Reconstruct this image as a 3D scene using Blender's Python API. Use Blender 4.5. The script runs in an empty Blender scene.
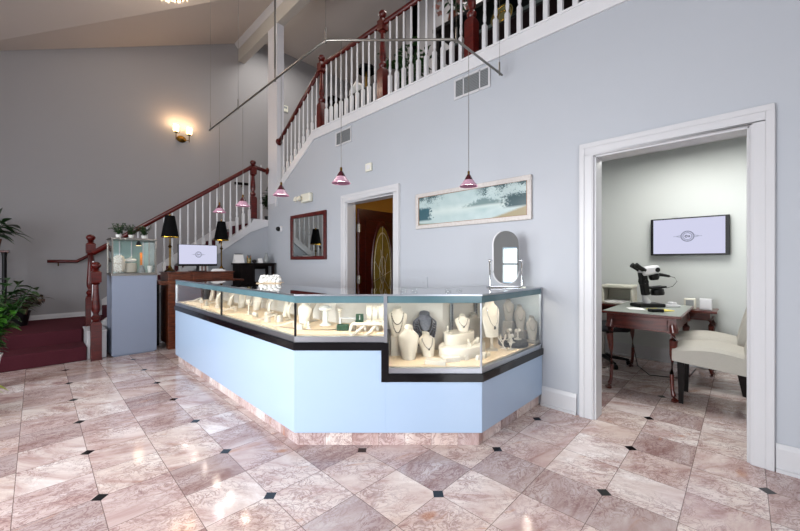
import bpy, bmesh, math, random
from mathutils import Vector, Matrix
random.seed(7)
R = math.radians
PI = math.pi
SC = bpy.context.scene
COL = SC.collection

# ------------------------------------------------------------------ camera, world, lights, exposure
H = 1.27
XR = 3.15          # the long right wall
YS = 8.1           # the tall wall behind the stairs
YU = 6.65          # the wall under the stair flight
ZU = 3.33          # top of the right wall under the gallery
cam = bpy.data.cameras.new('camera'); camo = bpy.data.objects.new('camera', cam); COL.objects.link(camo)
camo.location = (0, 0, H); camo.rotation_euler = (R(90), 0, R(-45.85))
cam.sensor_width = 36; cam.lens = 36 * 353 / 800; cam.shift_y = -2.9 / 800; cam.clip_start = .02
SC.camera = camo
SC.view_settings.view_transform = 'Standard'; SC.view_settings.look = 'None'
SC.view_settings.gamma = 1; SC.view_settings.use_curve_mapping = False
SC.view_settings.exposure = -0.17

def hexc(h):
    h = h.lstrip('#'); o = []
    for i in (0, 2, 4):
        c = int(h[i:i+2], 16) / 255
        o.append(c / 12.92 if c <= .04045 else ((c + .055) / 1.055) ** 2.4)
    return (*o, 1)

w = bpy.data.worlds.new('sky'); SC.world = w; w.use_nodes = True
w.node_tree.nodes['Background'].inputs[0].default_value = (.62, .76, 1, 1)
w.node_tree.nodes['Background'].inputs[1].default_value = 1.2

def area(name, loc, to, sx, sy, power, color=(1, 1, 1), spread=180):
    l = bpy.data.lights.new(name, 'AREA'); l.shape = 'RECTANGLE'; l.size = sx; l.size_y = sy
    l.energy = power; l.color = color; l.spread = R(spread)
    o = bpy.data.objects.new(name, l); COL.objects.link(o); o.location = loc
    d = Vector(to) - Vector(loc); o.rotation_euler = d.to_track_quat('-Z', 'Y').to_euler()
    return o
DAY = (.95, .975, 1)
# daylight entering by the big front windows (wall behind the camera) and the side windows (left wall)
area('daylight_front_window', (-.9, -3.12, 1.45), (-.9, 0, 1.1), 1.7, 1.8, 135, DAY)
area('daylight_entrance_door', (1.88, -3.14, 1.21), (1.88, 0, 1.21), .30, .72, 2.2, DAY)
area('daylight_high_window', (.6, -3.12, 5.0), (.6, 3, 4.0), 4.0, 1.6, 60, (1, .95, .91))
area('daylight_side_window', (-2.62, 1.9, 1.55), (0, 1.9, .85), 2.0, 1.9, 172, DAY, 125)
area('daylight_side_window_b', (-2.62, 4.7, 1.55), (0, 4.7, 1.1), 2.0, 1.9, 85, DAY, 140)
area('office_ceiling_panel', (4.5, .4, 2.62), (4.5, .4, 0), 1.0, 1.0, 50, (1, .99, .95))
area('gallery_ceiling_panel', (4.2, 2.6, 5.9), (4.2, 2.6, 0), 1.0, 1.6, 70, (1, .97, .92))
area('stairwell_panel', (3.9, 6.9, 6.2), (3.9, 6.9, 0), .9, .9, 45, (1, .97, .92))

# ------------------------------------------------------------------ materials
def mat(name, col, rough=.5, metal=0, var=.06, scale=8, bump=0, spec=.5, coat=0, emit=None, estr=0, col2=None, sheen=0, detail=3):
    m = bpy.data.materials.new(name); m.use_nodes = True
    nt = m.node_tree; b = nt.nodes['Principled BSDF']
    c = hexc(col) if isinstance(col, str) else col
    b.inputs['Roughness'].default_value = rough; b.inputs['Metallic'].default_value = metal
    b.inputs['Specular IOR Level'].default_value = spec; b.inputs['Coat Weight'].default_value = coat
    b.inputs['Coat Roughness'].default_value = .08
    b.inputs['Sheen Weight'].default_value = sheen
    tc = nt.nodes.new('ShaderNodeTexCoord'); n = nt.nodes.new('ShaderNodeTexNoise')
    n.inputs['Scale'].default_value = scale; n.inputs['Detail'].default_value = detail
    nt.links.new(tc.outputs['Object'], n.inputs['Vector'])
    mx = nt.nodes.new('ShaderNodeMix'); mx.data_type = 'RGBA'
    lo = hexc(col2) if col2 else tuple(x * (1 - var) for x in c[:3]) + (1,)
    mx.inputs[6].default_value = c; mx.inputs[7].default_value = lo
    nt.links.new(n.outputs['Fac'], mx.inputs[0]); nt.links.new(mx.outputs[2], b.inputs['Base Color'])
    if bump:
        bp = nt.nodes.new('ShaderNodeBump'); bp.inputs['Strength'].default_value = bump; bp.inputs['Distance'].default_value = .004
        nt.links.new(n.outputs['Fac'], bp.inputs['Height']); nt.links.new(bp.outputs[0], b.inputs['Normal'])
    if emit:
        b.inputs['Emission Color'].default_value = hexc(emit); b.inputs['Emission Strength'].default_value = estr
    return m

def wood(name, c1, c2, rough=.28, scale=(2, 2, 14), coat=.3, spec=.4):
    m = bpy.data.materials.new(name); m.use_nodes = True
    nt = m.node_tree; b = nt.nodes['Principled BSDF']
    tc = nt.nodes.new('ShaderNodeTexCoord'); mp = nt.nodes.new('ShaderNodeMapping'); mp.inputs['Scale'].default_value = scale
    n = nt.nodes.new('ShaderNodeTexNoise'); n.inputs['Scale'].default_value = 4; n.inputs['Detail'].default_value = 5; n.inputs['Distortion'].default_value = .6
    cr = nt.nodes.new('ShaderNodeValToRGB'); cr.color_ramp.elements[0].color = hexc(c1); cr.color_ramp.elements[1].color = hexc(c2)
    cr.color_ramp.elements[0].position = .35; cr.color_ramp.elements[1].position = .65
    nt.links.new(tc.outputs['Object'], mp.inputs[0]); nt.links.new(mp.outputs[0], n.inputs['Vector'])
    nt.links.new(n.outputs['Fac'], cr.inputs[0]); nt.links.new(cr.outputs[0], b.inputs['Base Color'])
    b.inputs['Roughness'].default_value = rough; b.inputs['Coat Weight'].default_value = coat; b.inputs['Coat Roughness'].default_value = .1; b.inputs['Specular IOR Level'].default_value = spec
    return m

def glass(name, tint=(1, 1, 1, 1), refl=1.0, rough=.01):
    m = bpy.data.materials.new(name); m.use_nodes = True
    nt = m.node_tree; nt.nodes.clear()
    out = nt.nodes.new('ShaderNodeOutputMaterial'); tr = nt.nodes.new('ShaderNodeBsdfTransparent'); gl = nt.nodes.new('ShaderNodeBsdfGlossy')
    tr.inputs[0].default_value = tint; gl.inputs['Roughness'].default_value = rough
    lw = nt.nodes.new('ShaderNodeLayerWeight'); lw.inputs[0].default_value = .5
    pw = nt.nodes.new('ShaderNodeMath'); pw.operation = 'POWER'; pw.inputs[1].default_value = 4.5; nt.links.new(lw.outputs['Facing'], pw.inputs[0])
    fr = nt.nodes.new('ShaderNodeMath'); fr.operation = 'MULTIPLY_ADD'; fr.inputs[1].default_value = .93; fr.inputs[2].default_value = .035; nt.links.new(pw.outputs[0], fr.inputs[0])
    mu = nt.nodes.new('ShaderNodeMath'); mu.operation = 'MULTIPLY'; mu.inputs[1].default_value = refl; mu.use_clamp = True
    mx = nt.nodes.new('ShaderNodeMixShader')
    nt.links.new(fr.outputs[0], mu.inputs[0]); nt.links.new(mu.outputs[0], mx.inputs[0])
    nt.links.new(tr.outputs[0], mx.inputs[1]); nt.links.new(gl.outputs[0], mx.inputs[2]); nt.links.new(mx.outputs[0], out.inputs[0])
    return m

def marble(name, ox, oy, t, diamonds=True, axes='XY'):
    """square marble tiles with thin joints and a small black diamond on every second corner"""
    m = bpy.data.materials.new(name); m.use_nodes = True
    nt = m.node_tree; L = nt.links.new; b = nt.nodes['Principled BSDF']
    def math_(op, a, c=None, clamp=False):
        n = nt.nodes.new('ShaderNodeMath'); n.operation = op; n.use_clamp = clamp
        for i, v in enumerate((a, c)):
            if v is None: continue
            if isinstance(v, (int, float)): n.inputs[i].default_value = v
            else: L(v, n.inputs[i])
        return n.outputs[0]
    g = nt.nodes.new('ShaderNodeNewGeometry'); s = nt.nodes.new('ShaderNodeSeparateXYZ'); L(g.outputs['Position'], s.inputs[0])
    if axes == 'XY': a0, a1 = s.outputs[0], s.outputs[1]
    else: a0, a1 = math_('ADD', s.outputs[0], math_('MULTIPLY', s.outputs[1], -1)), s.outputs[2]
    u = math_('DIVIDE', math_('SUBTRACT', a0, ox), t); v = math_('DIVIDE', math_('SUBTRACT', a1, oy), t)
    iu, iv = math_('FLOOR', u), math_('FLOOR', v)
    fu, fv = math_('SUBTRACT', u, iu), math_('SUBTRACT', v, iv)
    comb = nt.nodes.new('ShaderNodeCombineXYZ'); L(iu, comb.inputs[0]); L(iv, comb.inputs[1])
    wn = nt.nodes.new('ShaderNodeTexWhiteNoise'); wn.noise_dimensions = '3D'; L(comb.outputs[0], wn.inputs['Vector'])
    # vein coordinates: position + a random offset and turn for every tile
    off = nt.nodes.new('ShaderNodeVectorMath'); off.operation = 'MULTIPLY_ADD'
    L(wn.outputs['Color'], off.inputs[0]); off.inputs[1].default_value = (37, 53, 29); L(g.outputs['Position'], off.inputs[2])
    rot = nt.nodes.new('ShaderNodeVectorRotate'); rot.rotation_type = 'Z_AXIS'
    L(off.outputs[0], rot.inputs['Vector']); L(math_('MULTIPLY', wn.outputs['Value'], 1.2), rot.inputs['Angle'])
    sc = nt.nodes.new('ShaderNodeMapping'); sc.inputs['Scale'].default_value = (1, 2.6, 1); L(rot.outputs[0], sc.inputs[0])
    n1 = nt.nodes.new('ShaderNodeTexNoise'); n1.inputs['Scale'].default_value = 2.4; n1.inputs['Detail'].default_value = 9; n1.inputs['Roughness'].default_value = .62; n1.inputs['Distortion'].default_value = .8; L(sc.outputs[0], n1.inputs['Vector'])
    cr = nt.nodes.new('ShaderNodeValToRGB'); e = cr.color_ramp.elements
    e[0].position = .32; e[0].color = hexc('b09390'); e[1].position = .70; e[1].color = hexc('efe9e9')
    x = e.new(.43); x.color = hexc('cdbab7'); x = e.new(.56); x.color = hexc('ddd1cf')
    L(n1.outputs['Fac'], cr.inputs[0])
    # tile-to-tile tone
    tone = nt.nodes.new('ShaderNodeMix'); tone.data_type = 'RGBA'; tone.blend_type = 'MULTIPLY'
    cr2 = nt.nodes.new('ShaderNodeValToRGB'); q = cr2.color_ramp.elements
    q[0].position = 0; q[0].color = (.50, .44, .44, 1); q[1].position = 1; q[1].color = (1, 1, .99, 1)
    k = q.new(.3); k.color = (.78, .68, .66, 1); k = q.new(.55); k.color = (.93, .87, .80, 1)
    L(wn.outputs['Value'], cr2.inputs[0]); tone.inputs[0].default_value = .8
    L(cr.outputs[0], tone.inputs[6]); L(cr2.outputs[0], tone.inputs[7])
    # fine dark red-brown veins
    sc2 = nt.nodes.new('ShaderNodeMapping'); sc2.inputs['Scale'].default_value = (1, 1.7, 1); L(rot.outputs[0], sc2.inputs[0])
    wv = nt.nodes.new('ShaderNodeTexNoise'); wv.inputs['Scale'].default_value = 9; wv.inputs['Detail'].default_value = 6; wv.inputs['Distortion'].default_value = .8; L(sc2.outputs[0], wv.inputs['Vector'])
    line = math_('SUBTRACT', 1, math_('MULTIPLY', math_('ABSOLUTE', math_('SUBTRACT', wv.outputs['Fac'], .5)), 26), True)
    wv2 = nt.nodes.new('ShaderNodeTexVoronoi'); wv2.feature = 'DISTANCE_TO_EDGE'; wv2.inputs['Scale'].default_value = 10
    dist = nt.nodes.new('ShaderNodeVectorMath'); dist.operation = 'MULTIPLY_ADD'; L(wv.outputs['Color'], dist.inputs[0]); dist.inputs[1].default_value = (.55, .55, .55); L(sc2.outputs[0], dist.inputs[2]); L(dist.outputs[0], wv2.inputs['Vector'])
    l2 = math_('SUBTRACT', 1, math_('MULTIPLY', wv2.outputs['Distance'], 17), True)
    n3 = nt.nodes.new('ShaderNodeTexNoise'); n3.inputs['Scale'].default_value = 3.2; L(off.outputs[0], n3.inputs['Vector'])
    msk = math_('MULTIPLY', math_('SUBTRACT', n3.outputs['Fac'], .33), 4.5, True)
    veins = math_('MULTIPLY', math_('MAXIMUM', math_('MULTIPLY', line, .7), l2), msk, True)
    vm = nt.nodes.new('ShaderNodeMix'); vm.data_type = 'RGBA'; L(math_('MULTIPLY', veins, .80), vm.inputs[0])
    L(tone.outputs[2], vm.inputs[6]); vm.inputs[7].default_value = hexc('734c4c')
    # occasional rust-coloured streaks
    n4 = nt.nodes.new('ShaderNodeTexNoise'); n4.inputs['Scale'].default_value = 1.7; n4.inputs['Detail'].default_value = 4; n4.inputs['Distortion'].default_value = 2; L(sc.outputs[0], n4.inputs['Vector'])
    rm = math_('MULTIPLY', math_('SUBTRACT', n4.outputs['Fac'], .64), 7, True)
    ru = nt.nodes.new('ShaderNodeMix'); ru.data_type = 'RGBA'; L(math_('MULTIPLY', rm, .7), ru.inputs[0]); L(vm.outputs[2], ru.inputs[6]); ru.inputs[7].default_value = hexc('b0764f')
    # joints
    du = math_('MINIMUM', fu, math_('SUBTRACT', 1, fu)); dv = math_('MINIMUM', fv, math_('SUBTRACT', 1, fv))
    j = math_('LESS_THAN', math_('MINIMUM', du, dv), .0055)
    jm = nt.nodes.new('ShaderNodeMix'); jm.data_type = 'RGBA'; L(math_('MULTIPLY', j, .8), jm.inputs[0]); L(ru.outputs[2], jm.inputs[6]); jm.inputs[7].default_value = hexc('5e4c48')
    last = jm.outputs[2]
    if diamonds:
        u2 = math_('DIVIDE', u, 2); v2 = math_('DIVIDE', v, 2)
        fu2 = math_('ABSOLUTE', math_('SUBTRACT', u2, math_('ROUND', u2))); fv2 = math_('ABSOLUTE', math_('SUBTRACT', v2, math_('ROUND', v2)))
        dm = math_('LESS_THAN', math_('ADD', fu2, fv2), .060)
        mm = nt.nodes.new('ShaderNodeMix'); mm.data_type = 'RGBA'; L(dm, mm.inputs[0]); L(last, mm.inputs[6]); mm.inputs[7].default_value = hexc('0b0d10')
        last = mm.outputs[2]
    L(last, b.inputs['Base Color'])
    b.inputs['Roughness'].default_value = .12; b.inputs['Specular IOR Level'].default_value = .5
    return m

M = {}
M['floor'] = marble('pink marble tile', .2388, 2.4964, .324375)
M['kick'] = marble('pink marble kick tile', .1, -.12, .26, False, 'Z')
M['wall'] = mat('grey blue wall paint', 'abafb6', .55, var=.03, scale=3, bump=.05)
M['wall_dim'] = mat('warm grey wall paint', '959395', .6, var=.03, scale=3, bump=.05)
M['office_wall'] = mat('pale green grey wall paint', 'c3c7c5', .6, var=.02, scale=3)
M['ceil'] = mat('ceiling paint', 'cac2bc', .8, var=.02, scale=3)
M['beam'] = mat('beam paint', 'b5b2ac', .6, var=.02, scale=3)
M['post'] = mat('post paint', 'c9cad0', .5, var=.02, scale=3)
M['hallwall'] = mat('ochre hall wall', 'b98d3e', .7, var=.05)
M['trim'] = mat('white trim paint', 'c1c1c4', .35, var=.02, scale=4)
M['white'] = mat('white satin paint', 'cfcfd2', .35, var=.02)
M['cream'] = mat('cream leatherette', 'd3cabc', .5, var=.05, scale=20)
M['deck'] = mat('cream case lining', 'ddc6a8', .7, var=.04, scale=6)
M['caseback'] = mat('grey case back panel', 'c9c4bd', .35, var=.04, scale=3)
M['cherry'] = wood('cherry red wood', '3c0806', '58110b', .3, coat=.05)
M['doorwood'] = wood('dark oxblood door wood', '250505', '3a0a08', .3, coat=.1)
M['redwood'] = wood('dark red brown wood', '3f120d', '5c2014', .28, coat=.25)
M['brownwood'] = wood('antique brown wood', '3a190d', '6b341c', .35)
M['darkwood'] = wood('espresso wood', '080404', '120807', .5, coat=0, spec=.12)
M['carpet'] = mat('maroon carpet', '552831', .98, var=.3, scale=120, bump=.5, spec=.1)
M['panel'] = mat('glossy pale blue laminate', 'a2b7d0', .16, var=.02, scale=2, spec=.5)
M['granite'] = mat('black speckled granite', '050506', .1, var=0, scale=260, col2='101014', spec=.3)
M['alu'] = mat('brushed aluminium', 'b9bec6', .3, 1, var=.08, scale=30)
M['steel'] = mat('satin nickel', '8f8c86', .32, 1, var=.05, scale=30)
M['chrome'] = mat('chrome', 'dcdde0', .08, 1, var=.03)
M['teal'] = mat('teal glass light rail', '47636b', .12, var=0, scale=5, col2='5f7d84', spec=.5)
M['glass'] = glass('clear case glass', (.97, .985, .98, 1), 1.0)
M['topglass'] = glass('glass counter top', (.93, .97, .96, 1), 1.5)
M['black'] = mat('black plastic', '08080a', .4, var=.1, spec=.35)
M['blackfab'] = mat('black chair fabric', '1a1b20', .8, var=.2, scale=60)
M['blackshade'] = mat('black lampshade', '040405', .7, var=.2, scale=40, spec=.1)
M['brass'] = mat('antique brass', '6b5123', .3, 1, var=.2, scale=20)
M['gold'] = mat('gold', 'c59a3c', .25, 1, var=.1)
M['linen'] = mat('beige grey linen', 'b5b1a8', .9, var=.10, scale=90, bump=.3)
M['leather'] = mat('green grey table inlay', '8f958f', .3, var=.05)
M['mirror'] = mat('mirror silvering', 'd4dad8', .015, 1, var=.01)
M['paper'] = mat('white paper', 'ecebea', .7, var=.02)
M['offwhite'] = mat('off-white plastic', 'd6d4c6', .4, var=.03)
M['ceramic'] = mat('white glazed ceramic', 'eeeeea', .2, var=.04, scale=12, coat=.3)
M['greybust'] = mat('stone grey velvet', '938d85', .8, var=.08)
M['terracotta'] = mat('brown clay pot', '6c3a26', .6, var=.2)
M['blackpot'] = mat('black pot', '101012', .4)
M['greenbox'] = mat('dark green velvet', '123b26', .7, var=.1)
M['leaf'] = mat('green leaf', '2a5220', .4, var=0, scale=14, col2='142c12', spec=.5)
M['leaf2'] = mat('bright green leaf', '4f8a2a', .4, var=0, scale=9, col2='2f661f')
M['leaf3'] = mat('dark variegated leaf', '24391f', .4, var=0, scale=16, col2='5b3436')
M['leaf4'] = mat('yellow green leaf', '9aab26', .4, var=.2, scale=9)
M['flower'] = mat('dusty pink flower', 'b88a80', .7, var=.3, scale=30)
M['bead'] = mat('dark bead', '1c1d26', .2, var=.3, spec=.7)
M['silver'] = mat('silver chain', 'b9b9bd', .2, 1)
M['woven'] = mat('blue black gem strands', '23252f', .35, var=0, scale=70, col2='6c6f7c')
M['orange'] = mat('orange card', 'd27a1c', .6)
M['stone'] = mat('grey stoneware', '8b8f90', .5, var=.1)
M['redgrill'] = mat('dark louvre', '54575c', .5)
M['gravel'] = mat('front path', '9a968c', .9)

def emis(name, c, s):
    m = bpy.data.materials.new(name); m.use_nodes = True; nt = m.node_tree; nt.nodes.clear()
    o = nt.nodes.new('ShaderNodeOutputMaterial'); e = nt.nodes.new('ShaderNodeEmission')
    e.inputs[0].default_value = hexc(c) if isinstance(c, str) else c; e.inputs[1].default_value = s
    nt.links.new(e.outputs[0], o.inputs[0]); return m
M['screen'] = emis('lit screen', 'dfe0fa', 1.0)
M['logo'] = emis('screen emblem grey', '8e92a8', .9)
M['logo2'] = emis('screen emblem pale', 'b9bcd2', .95)
M['logod'] = emis('screen emblem dark', '3a3e52', .9)
M['bulb'] = emis('warm bulb', (1, .62, .28, 1), 14)
M['warmshade'] = emis('glowing frosted glass', (1, .70, .36, 1), 4.5)
M['pinkglow'] = emis('lit pendant diffuser', (1, .84, .95, 1), 1.6)
M['led'] = emis('case light strip', (1, .93, .80, 1), 5)
M['pinkglass'] = mat('pink art glass', '8f6376', .12, var=0, scale=60, col2='c9a3b4', spec=.7, emit='b488a0', estr=.22)
M['darkglass'] = mat('plum glass cap', '43161f', .12, spec=.7)
M['amber'] = mat('amber leaded glass', '8d7a34', .25, var=0, scale=12, col2='5c5226')
M['lead'] = mat('lead came', 'b9b096', .4, .6)

def painting_mat():
    m = bpy.data.materials.new('misty lake painting'); m.use_nodes = True; nt = m.node_tree; L = nt.links.new; b = nt.nodes['Principled BSDF']
    b.inputs['Roughness'].default_value = .35
    g = nt.nodes.new('ShaderNodeTexCoord'); s = nt.nodes.new('ShaderNodeSeparateXYZ'); L(g.outputs['Generated'], s.inputs[0])
    def mt(op, a, c=None, clamp=False):
        n = nt.nodes.new('ShaderNodeMath'); n.operation = op; n.use_clamp = clamp
        for i, v in enumerate((a, c)):
            if v is None: continue
            if isinstance(v, (int, float)): n.inputs[i].default_value = v
            else: L(v, n.inputs[i])
        return n.outputs[0]
    y = mt('SUBTRACT', 1, s.outputs[1]); z = s.outputs[2]       # y grows to the viewer's right
    cb = nt.nodes.new('ShaderNodeCombineXYZ'); L(mt('MULTIPLY', y, 3.6), cb.inputs[0]); L(z, cb.inputs[1])
    def noise(sc, d=4):
        n = nt.nodes.new('ShaderNodeTexNoise'); n.inputs['Scale'].default_value = sc; n.inputs['Detail'].default_value = d; L(cb.outputs[0], n.inputs['Vector']); return n.outputs['Fac']
    def mix(f, a, c):
        n = nt.nodes.new('ShaderNodeMix'); n.data_type = 'RGBA'; L(f, n.inputs[0])
        if isinstance(a, str): n.inputs[6].default_value = hexc(a)
        else: L(a, n.inputs[6])
        n.inputs[7].default_value = hexc(c); return n.outputs[2]
    n1, n2, n3 = noise(3), noise(14), noise(30, 2)
    base = mix(n1, 'b3c1c0', '8fa6a8')
    base = mix(mt('MULTIPLY', mt('SUBTRACT', 1, mt('MULTIPLY', mt('ABSOLUTE', mt('SUBTRACT', z, .42)), 5), True), .5), base, 'c6cfc8')
    # far hills right of centre: a hump around y=.62
    hy = mt('ABSOLUTE', mt('SUBTRACT', y, .66)); top = mt('SUBTRACT', .74, mt('MULTIPLY', hy, 1.3))
    top = mt('ADD', top, mt('MULTIPLY', mt('SUBTRACT', n2, .5), .35))
    inh = mt('MULTIPLY', mt('MULTIPLY', mt('SUBTRACT', top, z), 9, True), mt('MULTIPLY', mt('SUBTRACT', z, .40), 12, True))
    base = mix(mt('MULTIPLY', inh, .85), base, '4a6667')
    refl = mt('MULTIPLY', mt('MULTIPLY', mt('SUBTRACT', .42, z), 9, True), mt('MULTIPLY', mt('SUBTRACT', z, mt('ADD', .18, hy)), 7, True))
    base = mix(mt('MULTIPLY', refl, .5), base, '6d9093')
    # dark trees at both ends
    tr = mt('ADD', mt('MULTIPLY', mt('ADD', mt('SUBTRACT', y, .92), mt('MULTIPLY', n2, .24)), 16, True), 0)
    tre = mt('MULTIPLY', mt('MULTIPLY', tr, mt('MULTIPLY', mt('SUBTRACT', mt('ADD', .62, mt('MULTIPLY', mt('SUBTRACT', n3, .3), .4)), z), 14, True)), mt('MULTIPLY', mt('SUBTRACT', z, .25), 14, True))
    base = mix(tre, base, '1d4147')
    tl = mt('MULTIPLY', mt('SUBTRACT', mt('ADD', .05, mt('MULTIPLY', n2, .2)), y), 30, True)
    tle = mt('MULTIPLY', mt('MULTIPLY', tl, mt('MULTIPLY', mt('SUBTRACT', mt('ADD', .54, mt('MULTIPLY', n2, .2)), z), 12, True)), mt('MULTIPLY', mt('SUBTRACT', z, .12), 14, True))
    base = mix(tle, base, '28505a')
    # shore at the lower right, grass lower left
    sh = mt('MULTIPLY', mt('SUBTRACT', mt('MULTIPLY', mt('SUBTRACT', y, .70), 1.0), mt('ADD', z, mt('MULTIPLY', n3, -.05))), 14, True)
    base = mix(mt('MULTIPLY', sh, .85), base, '86733f')
    gr = mt('MULTIPLY', mt('SUBTRACT', mt('SUBTRACT', .10, mt('MULTIPLY', y, .3)), z), 14, True)
    base = mix(mt('MULTIPLY', gr, .8), base, '50663c')
    # overhanging leaves along the top edge
    clump = mt('GREATER_THAN', mt('ADD', mt('ADD', n3, mt('MULTIPLY', n1, .9)), mt('MULTIPLY', z, .8)), 1.66)
    ends = mt('MAXIMUM', mt('MULTIPLY', mt('SUBTRACT', .30, y), 9, True), mt('MULTIPLY', mt('SUBTRACT', y, .56), 9, True))
    upper = mt('GREATER_THAN', z, .60)
    base = mix(mt('MULTIPLY', mt('MULTIPLY', clump, ends), mt('MULTIPLY', upper, .9)), base, '1d3f45')
    L(base, b.inputs['Base Color']); return m
M['painting'] = painting_mat()

# ------------------------------------------------------------------ mesh helpers
def tag(o, label, cat, group=None, kind=None):
    if label: o['label'] = label
    if cat: o['category'] = cat
    if group: o['group'] = group
    if kind: o['kind'] = kind
    return o

def thing(name, label, cat, loc=(0, 0, 0), rz=0, group=None):
    o = bpy.data.objects.new(name, None); COL.objects.link(o); o.empty_display_size = .05
    o.location = loc; o.rotation_euler = (0, 0, R(rz)); return tag(o, label, cat, group)

class MB:
    def __init__(s): s.bm = bmesh.new()
    def box(s, x0, x1, y0, y1, z0, z1, m=None):
        vs = [s.bm.verts.new((x, y, z)) for z in (z0, z1) for x, y in ((x0, y0), (x1, y0), (x1, y1), (x0, y1))]
        if m is not None:
            for v in vs: v.co = m @ v.co
        for f in ((3, 2, 1, 0), (4, 5, 6, 7), (0, 1, 5, 4), (1, 2, 6, 5), (2, 3, 7, 6), (3, 0, 4, 7)): s.bm.faces.new([vs[i] for i in f])
        return s
    def prism(s, poly, a, b, axis='z'):
        """polygon extruded between a and b along an axis; poly holds the two other coordinates"""
        def P(p, c):
            return {'z': (p[0], p[1], c), 'x': (c, p[0], p[1]), 'y': (p[0], c, p[1])}[axis]
        A = [s.bm.verts.new(P(p, a)) for p in poly]; B = [s.bm.verts.new(P(p, b)) for p in poly]
        s.bm.faces.new(A); s.bm.faces.new(B[::-1]); n = len(poly)
        for i in range(n): s.bm.faces.new((A[i], B[i], B[(i+1) % n], A[(i+1) % n]))
        return s
    def loft(s, rings, cap=True, closed=True):
        rs = [[s.bm.verts.new(p) for p in r] for r in rings]; n = len(rs[0])
        for a, b in zip(rs, rs[1:]):
            for i in range(n if closed else n - 1): s.bm.faces.new((a[i], a[(i+1) % n], b[(i+1) % n], b[i]))
        if cap and closed: s.bm.faces.new(rs[0][::-1]); s.bm.faces.new(rs[-1])
        return s
    def lathe(s, prof, c=(0, 0, 0), n=16, rot=0, m=None, sx=1, sy=1):
        rings = []
        for r, z in prof:
            ring = []
            for i in range(n):
                t = 2 * PI * i / n + rot; v = Vector((r * math.cos(t) * sx, r * math.sin(t) * sy, z))
                if m is not None: v = m @ v
                ring.append(v + Vector(c))
            rings.append(ring)
        return s.loft(rings)
    def tube(s, pts, r, n=8, flat=1):
        pts = [Vector(p) for p in pts]; rings = []
        rr = r if isinstance(r, (list, tuple)) else [r] * len(pts)
        up0 = Vector((0, 0, 1)); prev = None
        for i, p in enumerate(pts):
            d = (pts[min(i+1, len(pts)-1)] - pts[max(i-1, 0)]).normalized()
            sd = d.cross(up0)
            if sd.length < .05: sd = prev or Vector((1, 0, 0))
            sd.normalize(); up = sd.cross(d); prev = sd
            rings.append([p + sd * math.cos(2*PI*k/n) * rr[i] * flat + up * math.sin(2*PI*k/n) * rr[i] for k in range(n)])
        return s.loft(rings)
    def ball(s, c, r, sc=(1, 1, 1), sub=2):
        g = bmesh.ops.create_icosphere(s.bm, subdivisions=sub, radius=r)
        for v in g['verts']: v.co = Vector((v.co.x * sc[0], v.co.y * sc[1], v.co.z * sc[2])) + Vector(c)
        return s
    def torus(s, c, Rr, r, m=None, n=20, k=6, a0=0, a1=2*PI, sx=1, sy=1):
        full = abs(a1 - a0 - 2 * PI) < 1e-4; rings = []
        cnt = n if full else n + 1
        for i in range(cnt):
            t = a0 + (a1 - a0) * i / n; ring = []
            for j in range(k):
                q = 2 * PI * j / k; rad = Rr + r * math.cos(q)
                v = Vector((rad * math.cos(t) * sx, rad * math.sin(t) * sy, r * math.sin(q)))
                if m is not None: v = m @ v
                ring.append(v + Vector(c))
            rings.append(ring)
        if full: rings.append(rings[0]); s.loft(rings, cap=False)
        else: s.loft(rings)
        return s
    def xf(s, m):
        for v in s.bm.verts: v.co = m @ v.co
        return s
    def build(s, name, material, parent=None, smooth=False, bevel=0, sub=0, label=None, kind=None):
        bmesh.ops.remove_doubles(s.bm, verts=s.bm.verts, dist=1e-6)
        bmesh.ops.recalc_face_normals(s.bm, faces=s.bm.faces)
        me = bpy.data.meshes.new(name); s.bm.to_mesh(me); s.bm.free()
        mats = material if isinstance(material, list) else [material]
        for m_ in mats: me.materials.append(M[m_] if isinstance(m_, str) else m_)
        o = bpy.data.objects.new(name, me); COL.objects.link(o)
        if smooth:
            for p in me.polygons: p.use_smooth = True
            if smooth == 'auto':
                e = o.modifiers.new('edges', 'EDGE_SPLIT'); e.split_angle = R(38)
        if bevel:
            bv = o.modifiers.new('bevel', 'BEVEL'); bv.width = bevel; bv.segments = 2; bv.limit_method = 'ANGLE'
        if sub:
            sb = o.modifiers.new('sub', 'SUBSURF'); sb.levels = sub; sb.render_levels = sub
        if parent is not None: o.parent = parent
        if label: o['label'] = label
        if kind: o['kind'] = kind
        return o

def struct(name, mb, m, label=None, **k):
    return mb.build(name, m, kind='structure', label=label, **k)

def dup(root, loc, rz=None, label=None, group=None):
    r = root.copy(); COL.objects.link(r); r.location = loc
    if rz is not None: r.rotation_euler = (0, 0, R(rz))
    if label: r['label'] = label
    if group: r['group'] = group
    for ch in list(root.children):
        c = ch.copy(); COL.objects.link(c); c.parent = r
        for g in list(ch.children):
            d = g.copy(); COL.objects.link(d); d.parent = c
    return r

def part_copy(o, parent, loc):
    c = o.copy(); COL.objects.link(c); c.parent = parent; c.location = loc; return c

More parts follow.
